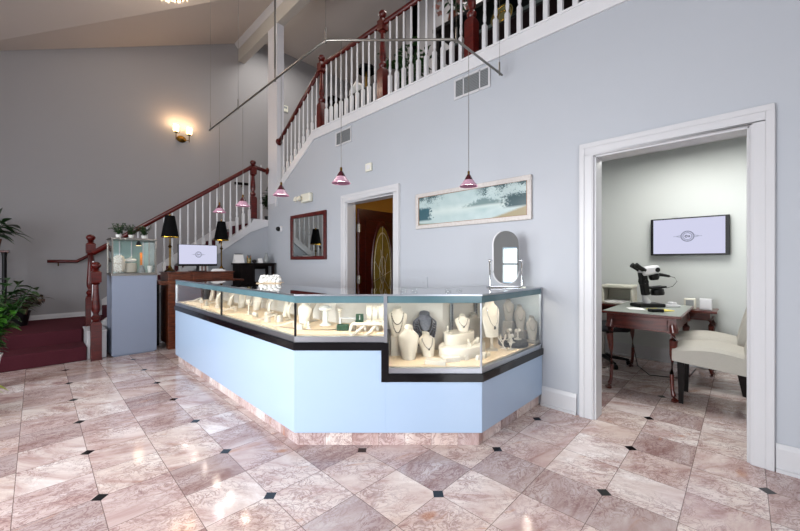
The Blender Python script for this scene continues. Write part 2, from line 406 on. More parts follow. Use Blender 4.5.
def wall_holes(mb, axis, c0, c1, us, zs, holes):
    """wall slab between c0..c1 on an axis ('x' or 'y'); us/zs outer extents; holes = (u0,u1,z0,z1)"""
    U = sorted({us[0], us[1], *[h[0] for h in holes], *[h[1] for h in holes]}); U = [u for u in U if us[0] <= u <= us[1]]
    Z = sorted({zs[0], zs[1], *[h[2] for h in holes], *[h[3] for h in holes]}); Z = [z for z in Z if zs[0] <= z <= zs[1]]
    def solid(i, j):
        if i < 0 or j < 0 or i >= len(U) - 1 or j >= len(Z) - 1: return False
        um, zm = (U[i] + U[i+1]) / 2, (Z[j] + Z[j+1]) / 2
        return not any(h[0] < um < h[1] and h[2] < zm < h[3] for h in holes)
    cache = {}
    def V(u, z, c):
        k = (u, z, c)
        if k not in cache: cache[k] = mb.bm.verts.new((c, u, z) if axis == 'x' else (u, c, z))
        return cache[k]
    for i in range(len(U) - 1):
        for j in range(len(Z) - 1):
            if not solid(i, j): continue
            a, b, c, d = U[i], U[i+1], Z[j], Z[j+1]
            for cc in (c0, c1): mb.bm.faces.new((V(a, c, cc), V(b, c, cc), V(b, d, cc), V(a, d, cc)))
            if not solid(i-1, j): mb.bm.faces.new((V(a, c, c0), V(a, d, c0), V(a, d, c1), V(a, c, c1)))
            if not solid(i+1, j): mb.bm.faces.new((V(b, c, c0), V(b, d, c0), V(b, d, c1), V(b, c, c1)))
            if not solid(i, j-1): mb.bm.faces.new((V(a, c, c0), V(b, c, c0), V(b, c, c1), V(a, c, c1)))
            if not solid(i, j+1): mb.bm.faces.new((V(a, d, c0), V(b, d, c0), V(b, d, c1), V(a, d, c1)))
    return mb

# ------------------------------------------------------------------ the setting
X0, Y0 = -2.5, -3.0
struct('floor', MB().box(X0 - .15, 5.75, Y0 - .15, YS + .15, -.1, 0), 'floor')
TX = .15                      # wall thickness
# right wall with the office opening, the hall door and the gallery opening
mb = MB()
wall_holes(mb, 'x', XR, XR + TX, (Y0, 6.65), (0, 2.40), [(-.042, .865, 0, 2.14), (3.164, 4.14, 0, 2.145)])
mb.prism([(Y0, 2.40), (6.28, 2.40), (6.28, 2.60), (5.02, 3.33), (Y0, 3.33)], XR, XR + TX, 'x')
struct('wall_right', mb, 'wall')
mb = MB().box(XR, XR + .14, 6.28, 6.65, 2.4, 5.78)
struct('trim_1', mb, 'post', label='square wall post at the corner of the stairwell')
struct('wall_right_upper', MB().box(XR, XR + TX, Y0, .60, 3.33, 8.6), 'wall')
struct('trim_2', MB().box(XR, XR + .14, .60, YS, 5.78, 6.30), 'beam', label='level beam over the gallery opening')
mb = MB().prism([(XR - .002, 6.05), (XR - .025, 6.06), (XR - .075, 6.12), (XR - .10, 6.17), (XR - .002, 6.21)], 5.85, YS, 'y')
struct('trim_3', mb, 'trim', label='crown moulding along the beam')
# back wall behind the stairs, other walls
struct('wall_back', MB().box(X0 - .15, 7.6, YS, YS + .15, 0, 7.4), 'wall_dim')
mb = MB(); wall_holes(mb, 'x', X0 - .15, X0, (Y0, YS), (0, 7.4), [(.9, 2.9, .6, 2.5), (3.7, 5.7, .6, 2.5)])
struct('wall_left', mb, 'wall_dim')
mb = MB(); wall_holes(mb, 'y', Y0 - .15, Y0, (X0, XR + TX), (0, 8.6), [(-1.75, -.05, .5, 2.4), (1.40, 2.24, 0.02, 2.15), (-1.4, 2.6, 4.2, 5.8)])
struct('wall_front', mb, 'wall')
# ceilings: the slope over the stairs, the lighter slope over the shop
def zA(x): return 6.2 + .477 * (x - 3.2)
def zB(x, y): return 4.503 + .35 * (x + .358) - .231 * (y - 7.729)
def slab(name, pts, m, th=.08):
    b = MB(); A = [b.bm.verts.new(p) for p in pts]; B = [b.bm.verts.new((p[0], p[1], p[2] + th)) for p in pts]
    b.bm.faces.new(A); b.bm.faces.new(B[::-1]); n = len(pts)
    for i in range(n): b.bm.faces.new((A[i], A[(i+1) % n], B[(i+1) % n], B[i]))
    return struct(name, b, m)
xc, yc = -1.033, YS
def yl(x): return 7.729 - (x + .358) * .5495
slab('ceiling', [(xc, yc, zA(xc)), (XR + .07, yc, zA(XR + .07)), (XR + .07, yl(XR + .07), zA(XR + .07))], 'ceil')
slab('ceiling_shop', [(X0 - .1, Y0 - .1, zB(X0 - .1, Y0 - .1)), (XR + .1, Y0 - .1, zB(XR + .1, Y0 - .1)), (XR + .1, yl(XR + .1), zA(XR + .1)), (xc, yc, zA(xc)), (X0 - .1, yc, zB(X0 - .1, yc))], 'ceil')
slab('ceiling_gallery', [(XR + .13, .4, 6.43), (7.6, .4, 6.43), (7.6, 8.2, 6.43), (XR + .13, 8.2, 6.43)], 'ceil')
# gallery: floor, back wall, stairwell walls
mb = MB().box(XR + TX, 5.0, .5, 4.55, 3.15, 3.37).box(4.35, 7.6, 4.55, YS, 3.15, 3.37)
struct('floor_gallery', mb, 'carpet')
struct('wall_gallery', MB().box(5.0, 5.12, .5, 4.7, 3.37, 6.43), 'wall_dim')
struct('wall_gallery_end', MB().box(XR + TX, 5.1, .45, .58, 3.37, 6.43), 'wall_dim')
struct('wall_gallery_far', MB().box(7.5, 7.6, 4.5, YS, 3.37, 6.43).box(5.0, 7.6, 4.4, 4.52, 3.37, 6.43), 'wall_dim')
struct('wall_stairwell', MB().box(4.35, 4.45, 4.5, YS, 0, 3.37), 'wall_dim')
# under-stair wall
mb = MB().prism([(.66, 0), (XR, 0), (XR, 2.02), (2.86, 2.02), (.66, .41)], YU, YU + .1, 'y')
struct('wall_under_stairs', mb, 'wall')
# office room
OX = 5.6
struct('wall_office_back', MB().box(OX, OX + .12, -1.0, 2.4, 0, 2.7), 'office_wall')
struct('wall_office_left', MB().box(XR + TX, OX, 2.3, 2.4, 0, 2.7), 'office_wall')
struct('wall_office_right', MB().box(XR + TX, OX, -1.0, -.9, 0, 2.7), 'office_wall')
struct('ceiling_office', MB().box(XR + TX, OX, -1.0, 2.4, 2.7, 2.78), 'white')
# hall behind the open door
struct('wall_hall_back', MB().box(5.0, 5.1, 2.5, 4.6, 0, 2.6), 'hallwall')
struct('wall_hall_left', MB().box(XR + TX, 5.0, 4.45, 4.55, 0, 2.6), 'hallwall')
struct('wall_hall_right', MB().box(XR + TX, 5.0, 2.42, 2.5, 0, 2.6), 'hallwall')
struct('ceiling_hall', MB().box(XR + TX, 5.0, 2.5, 4.5, 2.6, 2.66), 'hallwall')
hl = bpy.data.lights.new('hall_lamp_light', 'POINT'); hl.energy = 6; hl.color = (1, .8, .5); hl.shadow_soft_size = .1
ho = bpy.data.objects.new('hall_lamp_light', hl); ho.location = (4.0, 3.2, 2.4); COL.objects.link(ho)

# baseboards
def board(name, poly, a, b, axis, label=None):
    return struct(name, MB().prism(poly, a, b, axis), 'trim', label=label)
def bprof(x, s, h=.17): return [(x, 0), (x + s * .028, 0), (x + s * .028, .018), (x + s * .016, .024), (x + s * .016, h - .03), (x + s * .008, h), (x, h)]
board('baseboard_right', bprof(XR, -1), .995, 1.29, 'y')
board('baseboard_right_near', bprof(XR, -1), Y0, -.145, 'y')
board('baseboard_office', bprof(OX, -1), -.9, 2.3, 'y')
board('baseboard_back', [(a, b + .342) for a, b in bprof(YS, -1, .09)], -2.5, .8, 'x')
mb = MB(); mb.prism([(YU, 0), (YU - .016, 0), (YU - .016, .15), (YU, .15)], .68, XR, 'x'); struct('baseboard_under_stairs', mb, 'trim')

# door casings: a moulded frame around an opening in the right wall
def casing(name, y0, y1, zt, wd, label, jamb=True):
    b = MB()
    for k, (a, c, d) in enumerate(((0, wd, .016), (.012, wd - .035, .026), (wd * .62, wd - .004, .032), (.004, .018, .024))):
        b.box(XR - d, XR, y0 - c, y0 - a, 0, zt + a + .0).box(XR - d, XR, y1 + a, y1 + c, 0, zt + a)
        b.box(XR - d, XR, y0 - c, y1 + c, zt + a, zt + c)
    if jamb:
        b.box(XR - .004, XR + TX + .004, y0 - .004, y0 + .014, 0, zt).box(XR - .004, XR + TX + .004, y1 - .014, y1 + .004, 0, zt).box(XR - .004, XR + TX + .004, y0, y1, zt - .014, zt)
    return struct(name, b, 'trim', label=label, bevel=.003)
casing('trim_4', -.033, .862, 2.135, .110, 'moulded white casing around the office opening')
casing('trim_5', 3.164, 4.14, 2.145, .112, 'moulded white casing around the hall door')

# front windows, side windows and the glazed entrance door behind the camera
def window(name, axis, c, u0, u1, z0, z1, nu, nz):
    b = MB(); t = .05
    def bar(a0, a1, h0, h1):
        if axis == 'y': b.box(a0, a1, c - .04, c + .04, h0, h1)
        else: b.box(c - .04, c + .04, a0, a1, h0, h1)
    bar(u0, u1, z0, z0 + t); bar(u0, u1, z1 - t, z1); bar(u0, u0 + t, z0, z1); bar(u1 - t, u1, z0, z1)
    for i in range(1, nu): u = u0 + (u1 - u0) * i / nu; bar(u - .015, u + .015, z0, z1)
    for i in range(1, nz): z = z0 + (z1 - z0) * i / nz; bar(u0, u1, z - .015, z + .015)
    return struct(name, b, 'trim')
window('window_1', 'y', Y0 - .05, -1.75, -.05, .5, 2.4, 2, 3)
window('window_2', 'y', Y0 - .05, -1.4, 2.6, 4.2, 5.8, 4, 1)
window('window_3', 'x', X0 - .05, .9, 2.9, .6, 2.5, 2, 3)
window('window_4', 'x', X0 - .05, 3.7, 5.7, .6, 2.5, 2, 3)
b = MB(); wall_holes(b, 'y', Y0 - .09, Y0 - .04, (1.40, 2.24), (.02, 2.15), [(1.73, 2.03, .83, 1.22), (1.73, 2.03, 1.26, 1.60)])
dr = struct('door_2', b, 'white')
MB().box(1.73, 2.03, Y0 - .07, Y0 - .06, .83, 1.6).build('door_glass', 'glass', dr)
MB().ball((1.46, Y0 - .0, 1.02), .03).build('door_knob', 'brass', dr, smooth=True)
struct('ground', MB().box(-8, 8, -9, Y0 - .15, -.12, -.02), 'gravel')

# hall door: slab opened 90 degrees, hinged on the far jamb
d = thing('door_1', None, None, (XR + TX + .01, 4.10, 0), 0); d['kind'] = 'structure'
dw, dh = .93, 2.07
b = MB()
b.box(0, dw, -.042, 0, .01, dh)
for (x0, x1, z0, z1) in ((.12, .14, .2, 1.93), (.79, .81, .2, 1.93), (.12, .81, 1.91, 1.93), (.12, .81, .2, .22)):
    b.box(x0, x1, -.052, -.04, z0, z1)
b.torus((.465, -.048, 1.16), .25, .020, Matrix.Rotation(R(90), 4, 'X'), n=32, k=6, sx=.85, sy=2.85)
b.build('door_panel', 'doorwood', d, bevel=.003)
b = MB(); ring = [(.465 + .205 * math.cos(2*PI*i/36), 1.16 + .69 * math.sin(2*PI*i/36)) for i in range(36)]
b.prism(ring, -.054, -.046, 'y'); gp = b.build('door_glass', 'amber', d)
b = MB()
def cz(x): return .69 * math.sqrt(max(0, 1 - (x / .205) ** 2))
for x in (0,): b.tube([(.465 + x, -.057, 1.16 - cz(x)), (.465 + x * .5, -.057, 1.16), (.465 + x, -.057, 1.16 + cz(x))], .005, 5)
for k in range(8):
    a = 2 * PI * k / 8 + .2; c = Vector((.465, -.057, 1.06))
    b.tube([c, (.465 + .19 * math.cos(a), -.057, 1.06 + .42 * math.sin(a))], .004, 5)
for q in (.35, .97): b.torus((.465, -.057, 1.16), .18 * q, .004, Matrix.Rotation(R(90), 4, 'X'), n=24, k=4, sx=1, sy=3.3)
b.build('leading', 'lead', gp)
for z in (.35, 1.02, 1.78):
    MB().box(-.02, .03, -.055, -.02, z - .055, z + .055).tube([(-.005, -.06, z - .06), (-.005, -.06, z + .06)], .008, 8).build('hinge', 'steel', d)
MB().ball((.86, -.09, 1.0), .03).tube([(.86, -.04, 1.0), (.86, -.09, 1.0)], .012).build('door_knob', 'brass', d, smooth=True)

# ------------------------------------------------------------------ stairs
st = thing('staircase', 'maroon carpeted staircase with landing and white skirt boards', 'staircase', (0, 0, 0))
MB().prism([(-2.48, 6.56), (.44, 6.56), (.44, 6.6), (.9, 6.70), (.9, YS - .001), (-2.48, YS - .001)], .001, .355).build('landing', 'carpet', st, bevel=.012)
MB().box(-2.48, .46, 6.12, 6.558, .001, .18).build('step', 'carpet', st, bevel=.014)
for k in range(10):
    zt = .355 + .1705 * (k + 1); xs = .80 + .238 * k
    x1 = xs + .262 if k < 9 else 4.34
    MB().box(xs, x1, YU + .105, YS - .03, .36 if k < 2 else zt - .42, zt).build('step' if k < 9 else 'upper_landing', 'carpet', st, bevel=.01)
for k in range(7):
    zt = 2.06 + .183 * (k + 1); y1 = 6.62 - .30 * k
    MB().box(XR + TX + .002, 4.345, y1 - (.32 if k < 6 else .17), y1, zt - .4, zt).build('step', 'carpet', st, bevel=.01)
def zs(x): return 1.164 + .735 * (x - 1.677)      # top edge of the near stringer
MB().prism([(.66, zs(.66) - .14), (2.80, zs(2.8) - .15), (3.148, 1.98), (3.148, 2.10), (2.86, 2.10), (2.80, zs(2.80)), (.66, zs(.66))], YU - .022, YU + .104, 'y').build('stringer', 'white', st, bevel=.004)
MB().prism([(.8, zs(.8) + .10), (2.9, zs(2.9) + .10), (3.14, 2.2), (3.14, 2.06), (2.9, 2.0), (.8, .36)], YS - .028, YS - .002, 'y').build('wall_skirt', 'white', st)
MB().box(.46, .66, 6.15, 6.66, 0, .36).box(.455, .665, 6.14, 6.67, .345, .372).build('end_panel', 'white', st, bevel=.006)
MB().prism([(6.29, 2.54), (6.29, 2.68), (5.03, 3.41), (4.98, 3.28)], XR - .022, XR + TX + .004, 'x').build('gallery_stringer', 'white', st, bevel=.004)
MB().box(XR - .024, XR + TX + .006, .60, 5.03, 3.27, 3.41).box(XR - .034, XR + TX + .02, .59, 5.03, 3.395, 3.415).build('gallery_fascia', 'white', st, bevel=.003)
MB().prism([(6.6, 2.30), (4.6, 3.42), (4.6, 3.60), (6.6, 2.52)], 4.32, 4.348, 'x').build('wall_skirt', 'white', st)
MB().prism([(6.28, 2.33), (6.32, 2.33), (6.32, 2.66), (6.28, 2.66)], XR - .022, XR, 'x').build('stringer_end', 'white', st)

def newel_mesh(h, base=.42, s=.055):
    b = MB(); q = s
    b.lathe([(q*1.414, 0), (q*1.414, base - .03), (q*1.1, base)], n=4, rot=PI/4)
    b.lathe([(q*.9, base), (q*.62, base+.012), (q*.9, base+.035), (q*.95, base+.06), (q*.55, base+.085), (q*.5, base+.1), (q*.8, base+.14), (q*.82, base+.19), (q*.55, h*.70), (q*.5, h-.30), (q*.85, h-.285), (q*.6, h-.27)], n=14)
    b.lathe([(q*.95*1.3, h-.27), (q*.95*1.414, h-.255), (q*.95*1.414, h-.135), (q*.8, h-.115)], n=4, rot=PI/4)
    b.lathe([(q*.55, h-.115), (q*.45, h-.108), (q*.8, h-.10), (q*.5, h-.09), (q*.7, h-.08), (q*.98, h-.055), (q*.98, h-.035), (q*.7, h-.012), (q*.2, h)], n=14)
    return b
def baluster_mesh(h, sq=.30, r=.016):
    b = MB()
    b.lathe([(r*1.35*1.35, -.02), (r*1.35*1.35, sq), (r*1.1, sq+.015)], n=4, rot=PI/4)
    b.lathe([(r*1.05, sq+.012), (r*.7, sq+.03), (r*1.1, sq+.05), (r*1.15, sq+.08), (r*.8, sq+.14), (r*.95, sq+.16), (r*.78, h*.7), (r*.62, h)], n=10)
    return b

# lower flight balustrade
rl = thing('lower_stair_railing', 'cherry red handrail with white turned balusters climbing the lower flight', 'railing')
def zr(x): return 1.542 + .735 * (x - .70) 
def rail_part(pts, name='handrail', parent=rl): 
    return MB().tube(pts, .036, 10, .85).build(name, 'cherry', parent, smooth=True)
rail_part([(.56, YU, zr(.56) - .035), (2.78, YU, zr(2.78) - .035), (2.86, YU, 3.095)])
rail_part([(2.86, YU, 3.09), (3.09, YU - .0, 3.05)])
MB().lathe([(.035, 0), (.065, .006), (.07, .02), (.05, .035), (.03, .04)], (3.148, YU, 3.05), 14, m=Matrix.Rotation(R(-90), 4, 'Y')).build('rail_rosette', 'cherry', rl, smooth='auto')
rail_part([(.535, 6.10, 1.07), (.54, 6.62, 1.36)])
nm = newel_mesh(1.30).build('newel_post', 'cherry', rl, smooth='auto'); nm.location = (.541, 6.69, .372)
nb = newel_mesh(1.28, .50).build('newel_post', 'cherry', rl, smooth='auto'); nb.location = (.542, 6.06, 0)
nc = newel_mesh(1.11).build('newel_post', 'cherry', rl, smooth='auto'); nc.location = (2.856, YU, 2.098)
hb = zr(1) - zs(1) - .05
b0 = None
for k in range(19):
    x = .745 + .1134 * k
    if x > 2.80: break
    if b0 is None:
        b0 = baluster_mesh(hb, .28).build('baluster', 'white', rl, smooth='auto'); b0.location = (x, YU, zs(x))
    else: part_copy(b0, rl, (x, YU, zs(x)))
part_copy(b0, rl, (3.01, YU, 2.10))
part_copy(b0, rl, (.545, 6.40, .37)).scale = (1, 1, .88)
wr = thing('wall_handrail', 'short cherry red handrail fixed to the grey wall above the landing', 'handrail')
MB().tube([(.12, 8.02, 1.29), (.47, 8.02, 1.29), (.80, 8.02, 1.50), (1.25, 8.02, 1.83)], .026, 10).build('rail', 'cherry', wr, smooth=True)
for p in ((.25, 1.27), (1.1, 1.69)): MB().tube([(p[0], 8.02, p[1]), (p[0], 8.04, p[1] - .05), (p[0], 8.098, p[1] - .05)], .008).build('bracket', 'brass', wr)
wr2 = thing('wall_handrail', 'short dark handrail piece seen on the wall behind the upper lower-flight newel', 'handrail')
wr2['label'] = 'dark level handrail on the wall above the upper landing, seen between the top balusters'
MB().tube([(3.04, 8.02, 3.02), (3.34, 8.02, 3.04)], .03, 10).build('rail', 'darkwood', wr2, smooth=True)
MB().tube([(3.2, 8.02, 3.02), (3.2, 8.04, 2.97), (3.2, 8.098, 2.97)], .008).build('bracket', 'brass', wr2)

# upper railing
ru = thing('gallery_railing', 'cherry red handrail with white turned balusters along the upstairs gallery', 'railing')
XB = XR + .03
def zg(y): return 3.415 + .585 * max(0, 5.03 - y) * -0 + (0 if y < 5.03 else -.585 * (y - 5.03))
MB().tube([(XB, 6.20, 3.575), (XB, 4.86, 4.385)], .036, 10, .85).build('handrail', 'cherry', ru, smooth=True)
MB().tube([(XB, 4.82, 4.39), (XB, 4.70, 4.42), (XB, .60, 4.42)], .036, 10, .85).build('handrail', 'cherry', ru, smooth=True)
MB().lathe([(.03, 0), (.06, .006), (.065, .02), (.05, .035), (.03, .04)], (XB, 6.279, 3.54), 14, m=Matrix.Rotation(R(90), 4, 'X')).tube([(XB, 6.26, 3.54), (XB, 6.15, 3.60)], .034).build('rail_rosette', 'cherry', ru, smooth='auto')
n0 = None
for y in (4.836, 3.405, 2.04):
    if n0 is None: n0 = newel_mesh(1.19).build('newel_post', 'cherry', ru, smooth='auto'); n0.location = (XB, y, 3.40)
    else: part_copy(n0, ru, (XB, y, 3.40))
g0 = None
def gb(y, z):
    global g0
    if g0 is None: g0 = baluster_mesh(.98, .27).build('baluster', 'white', ru, smooth='auto'); g0.location = (XB, y, z)
    else: part_copy(g0, ru, (XB, y, z))
for k in range(10): gb(4.70 - .1275 * k, 3.41)
for k in range(10): gb(3.265 - .1216 * k, 3.41)
for k in range(11): gb(1.885 - .1245 * k, 3.41)
s0 = None
for k in range(9):
    y = 6.07 - .1365 * k; z = 2.68 - .582 * (y - 6.28) - .0; hh = (3.575 + .604 * (6.20 - y)) - z - .02
    if s0 is None: s0 = baluster_mesh(hh, .22, .014).build('baluster', 'white', ru, smooth='auto'); s0.location = (XB, y, z)
    else: part_copy(s0, ru, (XB, y, z))

# ------------------------------------------------------------------ display counters
P0 = (1.235, 5.19); P1 = (1.235, 2.209); P2 = (2.131, 1.284); P3 = (3.146, 1.284)
Q0 = (1.755, 5.19); Q1 = (1.755, 2.424); Q2 = (2.346, 1.804); Q3 = (3.146, 1.804)
def lerp(a, b, t): return (a[0] + (b[0]-a[0])*t, a[1] + (b[1]-a[1])*t)
PS = lerp(P1, P2, .485); QS = lerp(Q1, Q2, .46)
def offs(path, d):
    """offset an open plan polyline to its right-hand/inner side by d (path runs P0->P3, the inside is on the left)"""
    out = []
    for i, p in enumerate(path):
        ns = []
        for a, b in ((i-1, i), (i, i+1)):
            if a < 0 or b >= len(path): continue
            dx, dy = path[b][0]-path[a][0], path[b][1]-path[a][1]; l = math.hypot(dx, dy); ns.append((-dy/l, dx/l))
        if len(ns) == 1: n = ns[0]; k = 1
        else:
            n = (ns[0][0]+ns[1][0], ns[0][1]+ns[1][1]); l = math.hypot(*n); n = (n[0]/l, n[1]/l); k = 1 / (n[0]*ns[0][0]+n[1]*ns[0][1])
        out.append((p[0]+n[0]*d*k, p[1]+n[1]*d*k))
    return out
low_o, low_i = [P0, P1, PS], [Q0, Q1, QS]
tall_o, tall_i = [PS, P2, P3], [QS, Q2, Q3]
def strip(b, path, d0, d1, z0, z1):
    o, i = offs(path, d0), offs(path, d1)
    for k in range(len(path) - 1): b.prism([o[k], o[k+1], i[k+1], i[k]], z0, z1)
    return b
def ringsolid(b, po, pi, z0, z1):
    for k in range(len(po) - 1): b.prism([po[k], po[k+1], pi[k+1], pi[k]], z0, z1)
    return b
GT = 1.052
def counter(name, label, po, pi, zp, zr0, zr1, zd):
    t = thing(name, label, 'display counter')
    inn = offs(po, .032)
    ringsolid(MB(), inn, pi, .001, .10).build('kick_plate', 'kick', t)
    for k in range(len(po) - 1):
        bb = MB(); bb.prism([po[k], po[k+1], pi[k+1], pi[k]], .10, zp); bb.build('base_panel', 'panel', t, bevel=.002)
    ringsolid(MB(), offs(po, -.012), pi, zp, zr0).build('granite_ledge', 'granite', t, bevel=.003)
    strip(MB(), po, 0, .03, zr0, zr1).build('base_rail', 'alu', t, bevel=.002)
    ringsolid(MB(), offs(po, .031), offs(pi, -.03), zr0, zd).build('deck', 'deck', t)
    for k in range(len(po) - 1):
        o = offs(po, .006); i = offs(po, .014)
        MB().prism([o[k], o[k+1], i[k+1], i[k]], zr1, .992).build('glass_pane', 'glass', t)
        q0, q1 = offs(pi, -.028), offs(pi, 0)
        MB().prism([q0[k], q0[k+1], q1[k+1], q1[k]], zr0, .99).build('back_panel', 'caseback', t)
    strip(MB(), po, .002, .035, .992, 1.040).build('light_rail', 'teal', t, bevel=.003)
    strip(MB(), po, -.003, .012, 1.040, GT).build('top_rail', 'alu', t, bevel=.002)
    strip(MB(), po, .040, .052, 1.012, 1.028).build('light_strip', 'led', t)
    ringsolid(MB(), offs(po, .012), pi, 1.040, GT).build('glass_top', 'topglass', t)
    return t
lowc = counter('display_counter', 'long low glass jewellery counter with pale blue panels and shallow glass case', low_o, low_i, .668, .722, .762, .772)
tallc = counter('display_counter', 'corner jewellery counter against the wall with deeper glass case and lower granite ledge', tall_o, tall_i, .452, .508, .545, .553)
# joints of the low case, end posts, granite step at the junction
def post(p, w, z0, z1, m, parent, name='glass_post'):
    MB().lathe([(w*.7, z0), (w*.7, z1)], (p[0], p[1], 0), 4, PI/4).build(name, m, parent)
post((1.242, 3.60), .014, .762, .99, 'black', lowc)
post((1.243, 5.18), .02, .762, .99, 'alu', lowc)
pp = offs(low_o, .008)[1]; post(pp, .012, .762, .99, 'black', lowc)
pp = offs(tall_o, .008)[1]; post(pp, .010, .545, .99, 'alu', tallc)
dx, dy = (P2[0]-P1[0]), (P2[1]-P1[1]); l = math.hypot(dx, dy); ux, uy = dx/l, dy/l; nx, ny = -uy, ux
def dpt(s, n): return (PS[0]+ux*s+nx*n, PS[1]+uy*s+ny*n)
MB().prism([dpt(-.028, -.014), dpt(.024, -.014), dpt(.024, .5), dpt(-.028, .5)], .452, .72).build('granite_ledge', 'granite', tallc, bevel=.002)
MB().prism([dpt(-.012, -.006), dpt(.012, -.006), dpt(.012, .02), dpt(-.012, .02)], .70, GT + .002).build('divider_post', 'alu', tallc)
MB().prism([dpt(-.004, .02), dpt(.004, .02), dpt(.004, .5), dpt(-.004, .5)], .553, 1.038).build('divider_glass', 'glass', tallc)
MB().box(3.132, 3.146, 1.288, 1.80, .545, 1.04).build('end_glass', 'glass', tallc)
MB().box(3.122, 3.142, 1.284, 1.304, .452, 1.05).build('wall_post', 'alu', tallc)
MB().box(1.24, 1.75, 5.176, 5.186, .762, 1.04).build('end_glass', 'glass', lowc)
for (px_, py_) in ((2.42, 1.765), (2.80, 1.765)):
    bb = MB().box(px_, px_ + .035, py_ - .012, py_, .553, .99)
    so = bb.build('slotted_standard', 'alu', tallc)
    hb_ = MB()
    for k in range(16): hb_.box(px_ + .013, px_ + .022, py_ - .014, py_ - .011, .58 + k * .025, .592 + k * .025)
    hb_.build('slots', 'black', so)
# real case lighting (warm strips under the top edge)
def caselight(a, c, z, pw):
    ln = math.hypot(c[0]-a[0], c[1]-a[1]); n = max(3, round(ln / .36))
    for k in range(n):
        p = lerp(a, c, (k + .5) / n)
        l_ = bpy.data.lights.new('case_spot_light', 'AREA'); l_.shape = 'DISK'; l_.size = .035; l_.energy = pw / n; l_.color = (1, .89, .76)
        o = bpy.data.objects.new('case_spot_light', l_); COL.objects.link(o); o.location = (p[0], p[1], z)
ol = offs(low_o, .062); ot = offs(tall_o, .062)
caselight(ol[0], ol[1], 1.005, 7); caselight(ol[1], ol[2], 1.005, 1.5)
caselight(ot[0], ot[1], 1.005, 2.3); caselight(ot[1], ot[2], 1.005, 2.6)

# ------------------------------------------------------------------ jewellery displays
def bust_mb(h, w, d=.45, lean=.12):
    prof = [(0, .62, 1.25), (.03, .64, 1.2), (.28, .80, .95), (.52, .95, .85), (.68, 1.0, .8), (.76, .94, .75), (.82, .74, .78), (.87, .52, .85), (.92, .43, .9), (1.0, .42, .95)]
    rings = []
    for f, ww, dd in prof:
        z = h * f; y0 = lean * h * f
        rings.append([(w/2*ww*math.cos(t), y0 + w/2*d*dd*math.sin(t), z + (.05*h*math.sin(t) if f > .9 else 0)) for t in [2*PI*i/18 for i in range(18)]])
    return MB().loft(rings)
def bust(x, y, z, h, w, rz, label, m='cream', group=None, lean=.12):
    o = bust_mb(h, w, lean=lean).build('necklace_bust', m, smooth='auto', sub=1)
    o.location = (x, y, z + .0005); o.rotation_euler = (0, 0, R(rz)); tag(o, label, 'display bust', group); return o
def strand(x, y, z, h, w, rz, label, m='bead', drop=.30, r=.0042, top=.80, pend=None, n=26, lean=.12, name='necklace'):
    t = thing(name, label, 'necklace', (x, y, z), rz)
    b = MB(); pts = []
    for i in range(n + 1):
        a = PI * i / n; xx = -math.cos(a) * w * .30 * (1 - .15 * math.sin(a)); zz = h * top - abs(math.sin(a)) ** .9 * h * (top - drop)
        f = zz / h; wd = .225 * w * (.95 if f < .6 else .75)
        yy = lean * h * f - wd * math.sqrt(max(0.05, 1 - (xx / (w * .5)) ** 2)) - r * .6
        pts.append(Vector((xx, yy, zz)))
    if m == 'silver': b.tube(pts, r * .5, 5)
    else:
        for p in pts: b.ball(p, r, sub=1)
    b.build('beads' if m != 'silver' else 'chain', m, t, smooth=True)
    if pend:
        q = pts[n // 2]; MB().ball(q + Vector((0, -.004, -pend)), pend, (1, .5, 1.3), 2).build('pendant', 'bead', t, smooth=True)
    return t
def ramp(x, y, z, L_, w, h, rz, label, group=None):
    """curved sloping bracelet ramp"""
    rings = []
    for i in range(9):
        f = i / 8; yy = -L_ / 2 + L_ * f; zz = h * (f ** 1.6) * (1 - .12 * f)
        rings.append([(-w/2, yy, max(0, zz - .004)), (w/2, yy, max(0, zz - .004)), (w/2, yy, zz + .006), (-w/2, yy, zz + .006)])
    b = MB().loft(rings); b.box(-w/2, w/2, L_/2 - .008, L_/2, 0, h * .9)
    o = b.build('bracelet_ramp', 'cream', bevel=.001); o.location = (x, y, z + .0005); o.rotation_euler = (0, 0, R(rz)); return tag(o, label, 'jewellery display', group)
def curl(x, y, z, h, w, rz, label, group=None):
    """tall upright curved earring/necklace card"""
    rings = []
    for i in range(10):
        f = i / 9; yy = -.03 * math.sin(f * 2.6) + .045 * f * f; zz = h * f; ww = w / 2 * (.72 + .3 * f)
        rings.append([(-ww, yy, zz), (ww, yy, zz), (ww, yy + .008, zz), (-ww, yy + .008, zz)])
    b = MB().loft(rings); b.box(-w*.42, w*.42, -.035, .055, 0, .007)
    o = b.build('curved_display', 'cream', bevel=.001); o.location = (x, y, z + .0005); o.rotation_euler = (0, 0, R(rz)); return tag(o, label, 'jewellery display', group)
def tbar(x, y, z, h, w, rz, label, group=None, m='cream'):
    t = thing('bracelet_stand', label, 'jewellery stand', (x, y, z + .0005), rz, group)
    MB().lathe([(.032, 0), (.032, .006), (.012, .012), (.007, .02), (.007, h - .015)], n=14).build('post', m, t, smooth='auto')
    MB().tube([(-w/2, 0, h), (w/2, 0, h)], .016, 12).build('crossbar', m, t, smooth='auto')
    return t
def cone(x, y, z, h, label, group=None):
    t = thing('ring_stand', label, 'ring stand', (x, y, z + .0005), random.uniform(-30, 30), group)
    MB().lathe([(.020, 0), (.020, .004), (.011, .008), (.010, h*.6), (.006, h*.92), (.002, h)], n=12, m=Matrix.Shear('XY', 4, (0, .25))).build('finger', 'cream', t, smooth='auto')
    MB().torus((0, h*.11, h*.45), .0105, .0018, n=14, k=5).build('ring', 'silver', t, smooth=True)
    return t
